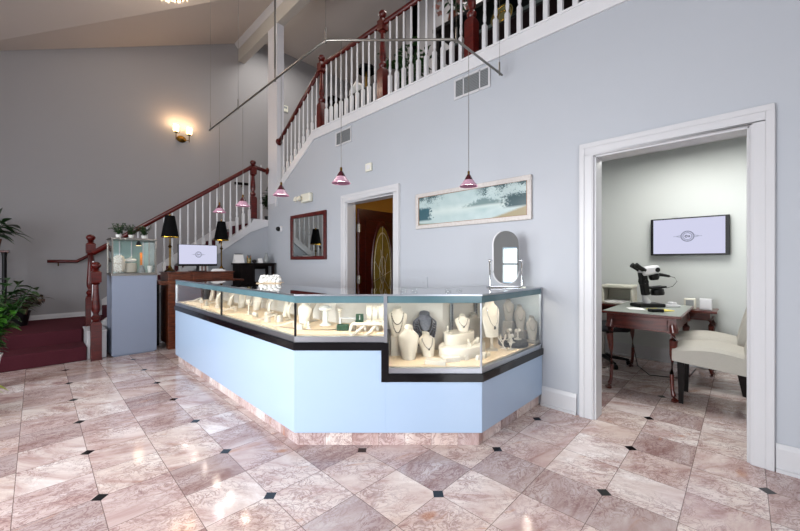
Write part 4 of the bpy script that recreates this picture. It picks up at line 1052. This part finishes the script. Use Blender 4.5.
MB().box(-.018, .018, .0, .03, .01, .2).box(-.11, .11, -.07, .09, 0, .012).build('stand', 'black', t, bevel=.003)
o = MB().box(-.10, .10, -.04, .04, 0, .025).box(-.08, .06, -.035, .03, .025, .04).build('book_stack', 'paper', bevel=.002); o.location = (2.06, 6.12, 1.131); tag(o, 'small pile of white papers at the foot of the right buffet lamp', 'papers')
for i in range(5):
    o = MB().box(-.016, .016, -.07, .07, 0, .20).build('booklet', ['paper', 'flower', 'paper', 'flower', 'paper'][i], bevel=.002)
    o.location = (1.90 + .026 * (i - 2), 6.36 + .015 * (i % 2), 1.131); o.scale = (.75, 1, 1)
    tag(o, ['leftmost white', 'left pink', 'middle white', 'right pink', 'rightmost white'][i] + ' upright booklet standing on the raised box behind the screen', 'booklet', 'booklets standing behind the screen')

# ------------------------------------------------------------------ corner console table
t = thing('console_table', 'tall espresso console table in the wall corner', 'console table')
MB().box(2.44, 3.12, 6.26, 6.60, 1.235, 1.262).build('top', 'darkwood', t, bevel=.003)
MB().box(2.46, 2.50, 6.27, 6.58, 0, 1.235).box(2.70, 2.73, 6.27, 6.58, 0, 1.235).box(2.5, 2.70, 6.56, 6.58, 0, 1.235).box(2.5, 2.7, 6.28, 6.56, .85, .87).build('cabinet', 'darkwood', t, bevel=.002)
MB().box(2.502, 2.698, 6.272, 6.285, .875, 1.225).ball((2.60, 6.262, 1.05), .012, sub=1).build('door', 'darkwood', t)
MB().box(3.06, 3.10, 6.27, 6.33, 0, 1.235).box(3.06, 3.10, 6.53, 6.58, 0, 1.235).box(2.73, 3.06, 6.54, 6.57, 1.15, 1.235).box(2.73, 3.06, 6.28, 6.30, 1.205, 1.235).build('leg', 'darkwood', t, bevel=.002)
t = thing('desk_calendar', 'white tent calendar at the left end of the console table', 'calendar', (2.46, 6.32, 1.263), 12)
MB().prism([(-.05, 0), (.05, 0), (0, .155)], -.085, .085, 'x').build('pages', 'paper', t)
MB().box(-.075, .075, -.006, .006, .15, .163).build('binding', 'black', t)
t = thing('pencil_cup', 'glass cup of pencils on the console table', 'pencil cup', (2.66, 6.36, 1.263))
MB().lathe([(.036, 0), (.038, .09), (.034, .09), (.032, .005)], n=16).build('cup', 'amber', t, smooth='auto')
for i in range(6): MB().tube([(.012*math.cos(i), .012*math.sin(i), .01), (.035*math.cos(i), .035*math.sin(i), .13 + .01*(i % 3))], .004, 6).build('pencil', ['orange', 'greenbox', 'black'][i % 3], t)
o = MB().ball((0, 0, .032), .038, (1.2, 1, .85)).build('dark_bowl', 'blackpot', smooth=True); o.location = (2.76, 6.37, 1.263); tag(o, 'small dark green bowl in the middle of the console table', 'bowl')
o = MB().prism([(-.03, 0), (.03, 0), (.012, .085), (.0, .085)], -.04, .04, 'x').build('card_holder', 'paper'); o.location = (2.865, 6.36, 1.263); o.rotation_euler = (0, 0, R(10)); tag(o, 'white card holder between the bowl and the vase', 'card holder')
o = MB().lathe([(.035, 0), (.055, .03), (.05, .08), (.028, .13), (.022, .17), (.028, .185), (.022, .185), (.016, .17)], n=20).build('vase', 'stone', smooth='auto'); o.location = (2.99, 6.37, 1.263); tag(o, 'grey stoneware bottle vase at the right end of the console table', 'vase')

# ------------------------------------------------------------------ small showcase on a pedestal
CX0, CX1, CY0, CY1, CZ = .70, 1.205, 6.04, 6.50, 1.10
t = thing('display_pedestal', 'tall grey blue pedestal carrying the small glass showcase', 'pedestal')
MB().box(CX0, CX1, CY0, CY1, .02, 1.09).box(CX0 + .02, CX1 - .02, CY0 + .02, CY1 - .02, 0, .02).build('body', mat('pedestal paint', '8892a6', .35, var=.02), t, bevel=.003)
s_ = thing('glass_showcase', 'small lit glass showcase with aluminium edges on the grey blue pedestal', 'showcase', (0, 0, 0))
MB().box(CX0 - .005, CX1 + .005, CY0 - .005, CY1 + .005, 1.091, 1.125).build('base', 'steel', s_, bevel=.002)
MB().box(CX0 - .005, CX1 + .005, CY0 - .005, CY1 + .005, 1.585, 1.61).build('top_frame', 'steel', s_, bevel=.002)
for x in (CX0, CX1 - .018):
    for y in (CY0, CY1 - .018): MB().box(x, x + .018, y, y + .018, 1.125, 1.585).build('corner_post', 'steel', s_)
for (a, c, e, f) in ((CX0 + .018, CX1 - .018, CY0 + .006, CY0 + .010), (CX0 + .006, CX0 + .010, CY0 + .018, CY1 - .018), (CX1 - .010, CX1 - .006, CY0 + .018, CY1 - .018)):
    MB().box(a, c, e, f, 1.125, 1.585).build('glass_pane', 'glass', s_)
M['seaglass'] = mat('sea green rear glass', '8fa9a6', .1, var=.05, spec=.6)
MB().box(CX0 + .018, CX1 - .018, CY1 - .012, CY1 - .008, 1.125, 1.585).build('rear_panel', 'seaglass', s_)
for x in (.84, .98, 1.12): MB().box(x - .006, x + .006, CY1 - .02, CY1 - .013, 1.125, 1.585).build('rear_mullion', 'white', s_)
MB().lathe([(.035, 0), (.018, .05), (.012, .06)], (1.02, 6.20, 1.515), 14).build('spot_lamp', 'black', s_, smooth='auto')
MB().lathe([(.032, 0), (.030, .004)], (1.02, 6.20, 1.512), 14).build('lamp_face', 'warmshade', s_)
l_ = bpy.data.lights.new('showcase_light', 'SPOT'); l_.energy = 3; l_.color = (1, .78, .52); l_.spot_size = R(140); l_.shadow_soft_size = .03
o = bpy.data.objects.new('showcase_light', l_); o.location = (1.02, 6.20, 1.505); COL.objects.link(o)
o = MB().lathe([(.006, 0), (.055, .02), (.075, .12), (.06, .22), (.02, .25)], n=20, sy=.4).build('necklace_bust', 'cream', smooth='auto'); o.location = (.79, 6.15, 1.126); tag(o, 'tall cream oval bust at the left inside the small showcase', 'display bust')
o = MB().lathe([(.045, 0), (.075, .01), (.075, .13), (.06, .14)], n=20, sx=1.0, sy=.6).build('drum_riser', 'cream', smooth='auto'); o.location = (.925, 6.22, 1.126); tag(o, 'cream drum riser in the middle of the small showcase', 'riser')
o = MB().ball((0, 0, .035), .075, (1, .5, .42)).lathe([(.01, .05), (.02, .075)], n=10).build('shell_display', 'ceramic', smooth=True); o.location = (.925, 6.20, 1.27); tag(o, 'white shell shaped display on the drum riser of the small showcase', 'jewellery display')
o = MB().lathe([(.04, 0), (.045, .03), (.025, .07), (.03, .09), (.012, .11)], n=16).build('figurine', 'stone', smooth='auto'); o.location = (1.045, 6.14, 1.126); tag(o, 'small grey figurine below the spot lamp in the small showcase', 'figurine')
o = MB().lathe([(.022, 0), (.03, .06), (.034, .10), (.030, .10)], n=14).build('small_vase', 'ceramic', smooth='auto'); o.location = (1.14, 6.14, 1.126); tag(o, 'small white cup at the right inside the small showcase', 'cup')
o = MB().box(-.012, .012, -.002, .002, 0, .10).build('price_card', 'orange'); o.location = (1.065, 6.30, 1.38); o.location.z = 1.126 ; o.scale = (1.1, 1, 2.9); tag(o, 'narrow orange card standing behind the figurine', 'card')

# ------------------------------------------------------------------ plants
def leaf(b, base, dirv, L_, wd, droop=.5):
    d = Vector(dirv).normalized(); up = Vector((0, 0, 1)); s = d.cross(up)
    if s.length < .1: s = Vector((1, 0, 0))
    s.normalize(); prev = None; p = Vector(base)
    n = 4; prof = [0.12, .85, 1.0, .62, .04]
    for i in range(n + 1):
        f = i / n; q = p + d * (L_ * f) - up * (droop * L_ * f * f); c = up * (wd * .18 * prof[i])
        row = [b.bm.verts.new(q - s * wd/2 * prof[i] + c), b.bm.verts.new(q), b.bm.verts.new(q + s * wd/2 * prof[i] + c)]
        if prev:
            b.bm.faces.new((prev[0], prev[1], row[1], row[0])); b.bm.faces.new((prev[1], prev[2], row[2], row[1]))
        prev = row
def plant(root, rnd, stems, h, spread, ln, wd, m, base=(0, 0, 0), per=7, az=(0, 360), droop=.6, lo=.3):
    b = MB(); sb = MB()
    for k in range(stems):
        a = R(rnd.uniform(*az)); r = spread * rnd.uniform(.3, 1); hh = h * rnd.uniform(.6, 1)
        P = [Vector(base) + Vector((math.cos(a) * r * f ** 1.3, math.sin(a) * r * f ** 1.3, hh * (f - .25 * f * f * rnd.uniform(0, 1)))) for f in (0, .35, .7, 1)]
        sb.tube(P, .004, 5)
        for j in range(per):
            f = lo + (1 - lo) * j / max(1, per - 1); i = min(2, int(f * 3)); q = P[i].lerp(P[i+1], f * 3 - i)
            aa = a + rnd.uniform(-1.7, 1.7); leaf(b, q, (math.cos(aa), math.sin(aa), rnd.uniform(-.1, .7)), ln * rnd.uniform(.7, 1.15), wd * rnd.uniform(.7, 1.1), droop * rnd.uniform(.4, 1.1))
    sb.build('stems', m, root, smooth=True); o = b.build('foliage', m, root, smooth=True); return o
rnd = random.Random(3)
# plant stand + plant on the landing
t = thing('plant_stand', 'dark red column plant stand at the left edge of the landing', 'plant stand', (-.43, 7.62, .356))
MB().box(-.16, .16, -.16, .16, 1.06, 1.09).build('top', 'cherry', t, bevel=.004)
for sx in (-.11, .11):
    for sy in (-.11, .11): MB().lathe([(.026, 0), (.02, .05), (.02, 1.0), (.028, 1.06)], (sx, sy, 0), 10).build('leg', 'black', t, smooth='auto')
MB().box(-.13, .13, -.13, .13, .25, .27).build('shelf', 'darkwood', t)
t = thing('potted_plant', 'broad leaved green plant in a clay pot on the tall plant stand', 'potted plant', (-.45, 7.60, 1.447))
MB().lathe([(.06, 0), (.085, .02), (.105, .14), (.11, .16), (.10, .16), (.09, .13)], n=20).build('pot', 'terracotta', t, smooth='auto')
plant(t, rnd, 9, .36, .26, .26, .11, 'leaf', (0, 0, .14), 5, droop=.5)
b = MB(); leaf(b, (.05, -.03, .22), (.75, .0, .35), .42, .08, .55); leaf(b, (.05, -.05, .24), (.9, -.3, .3), .40, .07, .65); leaf(b, (.0, -.05, .3), (.35, -.1, 1), .36, .16, .1); leaf(b, (.0, -.05, .2), (.7, -.3, .1), .26, .1, .6)
b.build('long_leaves', 'leaf', t, smooth=True)
t = thing('potted_plant', 'dark reddish leaved plant in a black pot at the back of the landing', 'potted plant', (-.17, 7.52, .356))
MB().lathe([(.08, 0), (.11, .18), (.12, .21), (.11, .21), (.10, .18)], n=20).build('pot', 'blackpot', t, smooth='auto')
plant(t, rnd, 22, .34, .30, .11, .055, 'leaf3', (0, 0, .18), 8, droop=.6)
t = thing('potted_plant', 'large bright green plant in a white pot at the left foot of the steps', 'potted plant', (-.40, 5.45, 0))
MB().lathe([(.10, 0), (.15, .30), (.165, .34), (.15, .34), (.13, .30)], n=20).build('pot', 'ceramic', t, smooth='auto')
plant(t, rnd, 30, .95, .38, .15, .085, 'leaf', (0, 0, .28), 12, droop=.5, lo=.15)
plant(t, rnd, 9, .80, .36, .14, .08, 'leaf2', (0, 0, .28), 6, az=(-60, 60), droop=.5)
t = thing('potted_plant', 'low yellow green plant whose leaf tips reach in at the left edge of the floor', 'potted plant', (-.55, 4.55, 0))
MB().lathe([(.09, 0), (.12, .16), (.125, .18), (.11, .18), (.10, .15)], n=20).build('pot', 'terracotta', t, smooth='auto')
plant(t, rnd, 12, .22, .26, .15, .08, 'leaf4', (0, 0, .14), 6, droop=.6)
b = MB(); leaf(b, (.22, -.02, .26), (1, -.1, -.1), .17, .08, .45); leaf(b, (.20, .03, .24), (1, .2, -.3), .17, .08, .4); b.build('long_leaves', 'leaf4', t, smooth=True)
for i, (x, la) in enumerate(((.80, 'small green plant in a white pot, leftmost on the glass showcase'), (.94, 'small green plant in a white pot in the middle of the glass showcase top'), (1.09, 'small trailing green plant in a white pot, rightmost on the glass showcase'))):
    t = thing('small_potted_plant', la, 'potted plant', (x, 6.25, 1.611), 40 * i, 'little plants on top of the showcase')
    MB().lathe([(.025, 0), (.035, .05), (.03, .05)], n=14).build('pot', 'ceramic', t, smooth='auto')
    plant(t, rnd, 13, .17, .10, .05, .034, 'leaf', (0, 0, .04), 6, droop=.5)

# ------------------------------------------------------------------ upstairs gallery furniture
t = thing('display_table', 'black gallery table with a lower rail behind the balusters', 'table', (0, 0, 0))
MB().box(3.72, 4.15, 1.0, 3.0, 4.36, 4.41).build('top', 'black', t, bevel=.004)
MB().box(3.74, 4.13, 1.05, 2.95, 4.02, 4.05).build('lower_shelf', 'black', t)
for y in (1.04, 2.92): 
    for x in (3.76, 4.08): MB().box(x, x + .05, y, y + .05, 3.375, 4.36).build('leg', 'black', t, bevel=.002)
M['greypanel'] = mat('grey green cabinet panel', '5c6663', .5, var=.1)
MB().box(4.10, 4.12, 1.09, 2.92, 4.05, 4.36).build('back_panel', 'greypanel', t)
t = thing('decorative_plate', 'gold ringed round plate standing on the lower shelf of the black gallery table', 'plate', (3.86, 2.05, 4.196))
MB().lathe([(.02, 0), (.14, .012), (.142, .02), (.02, .008)], n=28, m=Matrix.Rotation(R(-82), 4, 'Y')).build('dish', mat('olive dish', '6e6a45', .3), t, smooth='auto')
MB().torus((-.015, 0, 0), .128, .008, Matrix.Rotation(R(-82), 4, 'Y'), n=28).torus((-.015, 0, 0), .06, .005, Matrix.Rotation(R(-82), 4, 'Y'), n=20).build('gold_ring', 'gold', t, smooth=True)
t = thing('flower_arrangement', 'arrangement of dusty pink flowers on the black gallery table', 'flowers', (3.85, 2.75, 4.411))
MB().lathe([(.05, 0), (.08, .06), (.06, .16), (.04, .18)], n=16).build('vase', 'brownwood', t, smooth='auto')
plant(t, rnd, 14, .38, .3, .13, .04, 'leaf', (0, 0, .15), 5)
for k in range(20):
    a = rnd.uniform(0, 2*PI); r_ = .28 * math.sqrt(rnd.random()); z = .22 + rnd.uniform(0, .32)
    b = MB(); c = Vector((r_*math.cos(a), r_*math.sin(a), z))
    for q in range(5): leaf(b, c, (math.cos(q*1.257), math.sin(q*1.257), .5), .07, .045, .3)
    b.ball(c, .01, sub=1); b.build('flower', 'flower', t, smooth=True)
for (x, y, hgt, sp, la) in ((3.72, 3.42, .85, .34, 'leafy dark green floor plant right of the middle newel on the gallery'), (3.62, .82, .75, .2, 'leafy floor plant at the near end of the gallery')):
    t = thing('potted_plant', la, 'potted plant', (x, y, 3.371))
    MB().lathe([(.10, 0), (.13, .22), (.14, .24), (.12, .24)], n=18).build('pot', 'blackpot', t, smooth='auto')
    plant(t, rnd, 24, hgt, sp, .16, .075, 'leaf', (0, 0, .2), 9, droop=.6, lo=.1)
t = thing('tall_cabinet', 'tall black cabinet with a moulded cornice on the gallery by the stair top', 'cabinet', (4.95, 6.85, 3.371))
MB().box(-.30, .30, -.2, .2, 0, 1.55).build('body', 'darkwood', t, bevel=.004)
MB().box(-.36, .36, -.25, .25, 1.60, 1.66).box(-.33, .33, -.22, .22, 1.55, 1.60).build('cornice', 'darkwood', t, bevel=.01)
for s in (-.15, .15): MB().box(s - .13, s + .13, -.212, -.2, .1, 1.45).ball((s * .3, -.22, .8), .014, sub=1).build('door', 'darkwood', t, bevel=.004)
t = thing('dark_dresser', 'dark dresser on the gallery behind the balusters between the first two newels', 'dresser', (4.75, 5.65, 3.371), 0)
MB().box(-.25, .25, -.62, .62, 0, 1.35).build('body', 'darkwood', t, bevel=.004)
for k in range(4): MB().box(-.262, -.25, -.58, .58, .06 + .32*k, .35 + .32*k).build('drawer', 'darkwood', t, bevel=.003)
t = thing('table_lamp', 'lamp with a low flat black shade on the gallery dresser', 'table lamp', (4.66, 5.48, 4.722), 0)
MB().lathe([(.07, 0), (.03, .03), (.02, .42)], n=14).build('stem', 'brass', t, smooth='auto')
MB().lathe([(.19, .42), (.17, .50), (.165, .50), (.185, .42)], n=24).build('lamp_shade', 'blackshade', t, smooth='auto')
t = thing('picture_frame', 'pale framed mirror standing on the gallery dresser left of the lamp', 'mirror', (4.78, 5.95, 4.722), 0)
MB().prism([(-.22, 0), (.22, 0), (.22, .30), (0, .44), (-.22, .30)], -.015, .015, 'x').build('frame', 'paleframe', t, bevel=.004)
MB().prism([(-.18, .04), (.18, .04), (.18, .28), (0, .39), (-.18, .28)], -.019, -.015, 'x').build('mirror_glass', 'stone', t)
t = thing('thermostat', 'small beige thermostat on the wall beyond the stairwell opening', 'thermostat', (4.27, YS - .001, 5.06))
MB().box(-.07, .07, -.03, 0, -.075, .075).build('case', 'offwhite', t, bevel=.005); MB().box(-.04, .04, -.034, -.03, 0, .05).build('display', 'stone', t)
t = thing('hanging_plant', 'green plant sprig on the upper landing behind the top balusters', 'potted plant', (3.45, 7.2, 2.062))
MB().lathe([(.08, 0), (.11, .18), (.10, .18)], n=16).build('pot', 'blackpot', t, smooth='auto')
t.name = 'potted_plant'
plant(t, rnd, 12, .75, .14, .13, .06, 'leaf', (0, 0, .16), 8, droop=.5, lo=.4)

# ------------------------------------------------------------------ office
t = thing('writing_desk', 'dark red writing desk with curved cabriole legs and a pale inlaid top', 'desk', (0, 0, 0))
TX0, TX1, TY0, TY1 = 3.99, 5.10, .39, 1.03
MB().box(TX0, TX1, TY0, TY1, .762, .785).build('top', 'redwood', t, bevel=.006)
MB().box(TX0 + .012, TX1 - .012, TY0 + .012, TY1 - .012, .785, .788).build('leather_inlay', 'leather', t)
MB().box(TX0 + .045, TX1 - .045, TY0 + .045, TY1 - .045, .625, .762).build('apron', 'redwood', t, bevel=.003)
MB().box(TX0 + .040, TX0 + .046, TY0 + .10, TY1 - .10, .64, .75).build('drawer', 'redwood', t, bevel=.003)
def cab(cx, cy, dx, dy):
    b = MB(); P = []; Rr = []
    for f, o_, r_ in ((0, .020, .024), (.03, .034, .030), (.07, .022, .020), (.14, .004, .015), (.35, -.004, .016), (.6, .006, .023), (.8, .020, .034), (.90, .022, .038), (1, .006, .036)):
        P.append((cx + dx*o_, cy + dy*o_, .70*f)); Rr.append(r_)
    b.tube(P, Rr, 10); b.box(cx - .035, cx + .035, cy - .035, cy + .035, .62, .762)
    b.prism([(0, .64), (.11, .64), (.10, .622), (.05, .605), (.0, .57)], -.012, .012, 'y')  # knee bracket
    for v in list(b.bm.verts)[-10:]:
        x, y, z = v.co; v.co = (cx - dx * x, cy + y, z)
    return b
for cx, dx in ((TX0 + .075, -1), (TX1 - .075, 1)):
    for cy, dy in ((TY0 + .075, -1), (TY1 - .075, 1)): cab(cx, cy, dx*.7, dy*.7).build('leg', 'redwood', t, smooth='auto')
t = thing('wall_console', 'dark red side table along the office wall behind the desk', 'side table', (0, 0, 0))
MB().box(5.17, 5.57, .20, 1.75, .705, .73).build('top', 'redwood', t, bevel=.005)
MB().box(5.22, 5.55, .26, 1.69, .62, .705).build('apron', 'redwood', t, bevel=.003)
for cx in (5.24, 5.52):
    for cy, dy in ((.27, -1), (1.68, 1)):
        b = MB(); P = [(cx + (.0), cy + dy*o_, .64*f) for f, o_ in ((0, .02), (.05, .03), (.12, .01), (.4, -.004), (.7, .012), (.88, .022), (1, .006))]
        b.tube(P, [.018, .024, .015, .014, .02, .03, .03], 8).build('leg', 'redwood', t, smooth='auto')
# microscope
ms = thing('stereo_microscope', 'black and white gem microscope tilted on the desk', 'microscope', (4.66, .73, .7885), -46)
ms.scale = (1.1, 1.1, 1.15)
MB().box(-.15, .11, -.075, .075, 0, .035).build('base', 'black', ms, bevel=.01)
MB().box(.09, .27, -.055, .055, 0, .022).box(.20, .25, -.03, .03, .022, .045).build('base_plate', 'white', ms, bevel=.005)
MB().tube([(-.02, 0, .035), (-.04, 0, .07), (-.05, 0, .11)], [.035, .03, .025], 12).build('pivot', 'white', ms, smooth='auto')
tilt = Matrix.Translation((-.01, 0, .115)) @ Matrix.Rotation(R(-9), 4, 'Y')
MB().box(-.055, .0, -.035, .035, 0, .22).box(-.06, .0, -.035, .035, .10, .16).xf(tilt).build('arm', 'black', ms, bevel=.01)
MB().tube([(-.03, -.05, .13), (-.03, .05, .13)], .02, 12).xf(tilt).build('focus_knob', 'black', ms, smooth='auto')
MB().lathe([(.055, 0), (.06, .02), (.055, .05), (.04, .06)], (.09, 0, -.01), 20).box(0, .15, -.05, .05, .055, .072).xf(tilt @ Matrix.Rotation(R(4), 4, 'Y')).build('stage', 'black', ms, smooth='auto')
MB().lathe([(.035, .13), (.045, .15), (.045, .19)], (.08, 0, 0), 18).build('objective', 'black', ms, smooth='auto').matrix_local = tilt
MB().box(-.05, .12, -.05, .05, .185, .265).xf(tilt).build('head', 'white', ms, bevel=.018)
for s in (-.03, .03):
    MB().tube([(-.02, s, .235), (-.06, s, .265), (-.10, s, .30)], [.024, .021, .025], 12).xf(tilt).build('eyepiece', 'black', ms, smooth='auto')
MB().lathe([(.022, 0), (.022, .012)], (.09, -.046, .225), 14, m=Matrix.Rotation(R(90), 4, 'X')).xf(tilt).build('zoom_knob', 'black', ms, smooth='auto')
MB().tube([(.10, .0, .18), (.16, 0, .165), (.23, 0, .14)], [.02, .016, .012], 10).build('lamp_arm', 'black', ms, smooth='auto').matrix_local = tilt
MB().tube([(.23, .0, .14), (.28, .0, .12), (.30, 0, .08), (.25, 0, .04), (.2, .02, .03)], .0025, 6).build('cable', 'black', ms, smooth=True).matrix_local = tilt
o = MB().box(-.10, .10, -.07, .07, 0, .003).build('paper_sheet', 'paper'); o.location = (4.35, .80, .7885); o.rotation_euler = (0, 0, R(20)); tag(o, 'white sheet of paper at the front left of the desk', 'paper')
o = MB().box(-.10, .10, -.06, .06, 0, .008).build('notepad', mat('yellow pad', 'd9c95a', .6)); o.location = (4.40, .60, .7885); o.rotation_euler = (0, 0, R(60)); tag(o, 'yellow notepad in front of the microscope', 'notepad')
o = MB().box(-.055, .055, -.04, .04, 0, .03).build('black_case', 'black', bevel=.006); o.location = (4.22, .61, .7885); o.rotation_euler = (0, 0, R(-50)); tag(o, 'small black case at the front of the desk', 'case')
t = thing('paper_tray', 'white open fronted box with papers at the left end of the side table', 'paper tray', (5.36, 1.17, .7305), 0)
MB().box(-.14, .14, -.17, .17, 0, .02).box(-.14, .14, -.17, -.15, .02, .24).box(-.14, .14, .15, .17, .02, .24).box(-.15, .15, -.18, .18, .21, .25).box(.12, .14, -.15, .15, .02, .21).build('housing', 'offwhite', t, bevel=.012)
MB().box(-.13, .11, -.14, .14, .02, .045).build('papers', 'paper', t)
for (y, z1, m_, la) in ((.44, .125, 'stone', 'small grey framed clock on the side table left of the white unit'), (.30, .13, 'white', 'white upright card unit on the side table nearest the chairs')):
    t = thing('desk_clock' if m_ == 'stone' else 'card_holder', la, 'clock' if m_ == 'stone' else 'card holder', (5.30, y, .7305), 0)
    MB().box(-.025, .025, -.055, .055, 0, z1).build('case', 'offwhite' if m_ == 'stone' else 'white', t, bevel=.01)
    MB().box(-.028, -.025, -.035, .035, .02, z1 - .02).build('face', m_, t)
# wall screen
t = thing('wall_television', 'flat television with a grey ring emblem on the office wall', 'television', (5.555, .478, 1.592), 90)
t.rotation_euler = (0, 0, R(-90))
MB().box(-.375, .375, -.03, .03, -.232, .232).build('housing', 'black', t, bevel=.004)
MB().box(-.345, .335, -.0325, -.030, -.212, .216).build('screen', 'screen', t)
emblem(t, -.005, .0, .062, -.0335)
MB().box(-.12, .12, .03, .044, -.1, .1).build('bracket', 'steel', t)

def upchair(x, y, rz, label):
    t = thing('upholstered_chair', label, 'chair', (x, y, 0), rz, 'linen chairs beside the office desk')
    # local: faces +Y ; seat
    b = MB(); rings = []
    for i in range(11):
        f = i / 10; yy = -.24 + .50 * f; hw_ = .225 + .03 * f; top = .50 + .035 * math.sin(PI * min(1, f * 1.05)) ; bot = .335 + .05 * f
        rings.append([(-hw_, yy, bot), (hw_, yy, bot), (hw_, yy, top - .03), (hw_ * .85, yy, top), (0, yy, top + .018), (-hw_ * .85, yy, top), (-hw_, yy, top - .03)])
    b.loft(rings); b.build('seat', 'linen', t, smooth='auto', bevel=.008)
    rings = []
    for i in range(12):
        f = i / 11; z = .36 + .68 * f; hw_ = .225 + .02 * math.sin(PI * f) - (.13 * max(0, f - .75) ** 1.2 / .25 ** .2 * 2.2); yy = -.235 - .15 * f ** 1.5
        rings.append([(-hw_, yy - .035, z), (hw_, yy - .035, z), (hw_, yy + .035, z), (0, yy + .045, z), (-hw_, yy + .035, z)])
    MB().loft(rings).build('backrest', 'linen', t, smooth='auto', bevel=.01)
    for sx in (-1, 1):
        MB().loft([[(sx*.20 - .016, .20 - .016, 0), (sx*.20 + .016, .20 - .016, 0), (sx*.20 + .016, .20 + .016, 0), (sx*.20 - .016, .20 + .016, 0)],
                   [(sx*.20 - .026, .20 - .026, .38), (sx*.20 + .026, .20 - .026, .38), (sx*.20 + .026, .20 + .026, .38), (sx*.20 - .026, .20 + .026, .38)]]).build('leg', 'darkwood', t)
        MB().loft([[(sx*.19 - .016, -.28, 0), (sx*.19 + .016, -.28, 0), (sx*.19 + .016, -.25, 0), (sx*.19 - .016, -.25, 0)],
                   [(sx*.19 - .026, -.235, .36), (sx*.19 + .026, -.235, .36), (sx*.19 + .026, -.185, .36), (sx*.19 - .026, -.185, .36)]]).build('leg', 'darkwood', t)
    return t
upchair(4.26, .20, 0, 'beige linen chair nearest the doorway beside the desk')
upchair(4.86, .25, 0, 'beige linen chair farther in, behind the nearest one')
t = thing('office_chair', 'black swivel office chair half hidden behind the door casing', 'office chair', (5.0, 1.27, 0), 215)
b = MB()
for k in range(5):
    a = 2*PI*k/5 + .1; b.tube([(0, 0, .10), (.28*math.cos(a), .28*math.sin(a), .065)], [.026, .016], 8)
b.build('star_base', 'black', t, smooth='auto')
for k in range(5):
    a = 2*PI*k/5 + .1; MB().tube([(.28*math.cos(a) - .02*math.sin(a), .28*math.sin(a) + .02*math.cos(a), .03), (.28*math.cos(a) + .02*math.sin(a), .28*math.sin(a) - .02*math.cos(a), .03)], .03, 12).build('caster', 'black', t, smooth='auto')
MB().tube([(0, 0, .09), (0, 0, .42)], .025, 10).build('gas_lift', 'steel', t, smooth='auto')
MB().box(-.24, .24, -.23, .23, .43, .51).build('seat', 'blackfab', t, bevel=.035)
MB().loft([[(-.05, -.26, .42), (.05, -.26, .42), (.05, -.24, .42), (-.05, -.24, .42)], [(-.05, -.30, .7), (.05, -.30, .7), (.05, -.28, .7), (-.05, -.28, .7)]]).box(-.05, .05, -.27, -.1, .41, .43).build('back_support', 'black', t)
rings = []
for i in range(9):
    f = i / 8; z = .50 + .42 * f; hw_ = .22 * math.sqrt(max(.12, 1 - (2*f - .9) ** 2 * .85)); yy = -.25 - .03 * f
    rings.append([(-hw_, yy, z), (0, yy - .035, z), (hw_, yy, z), (hw_, yy + .04, z), (0, yy + .01, z), (-hw_, yy + .04, z)])
MB().loft(rings).build('backrest', 'blackfab', t, smooth='auto', bevel=.015)
o = MB().tube([(5.2, .95, .60), (5.14, .98, .3), (5.0, .9, .04), (4.8, .75, .006), (4.9, .5, .006), (5.15, .42, .006), (5.45, .40, .006)], .005, 6).build('power_cable', 'black', smooth=True); tag(o, 'black cable drooping from the desk and looping on the office floor', 'cable')
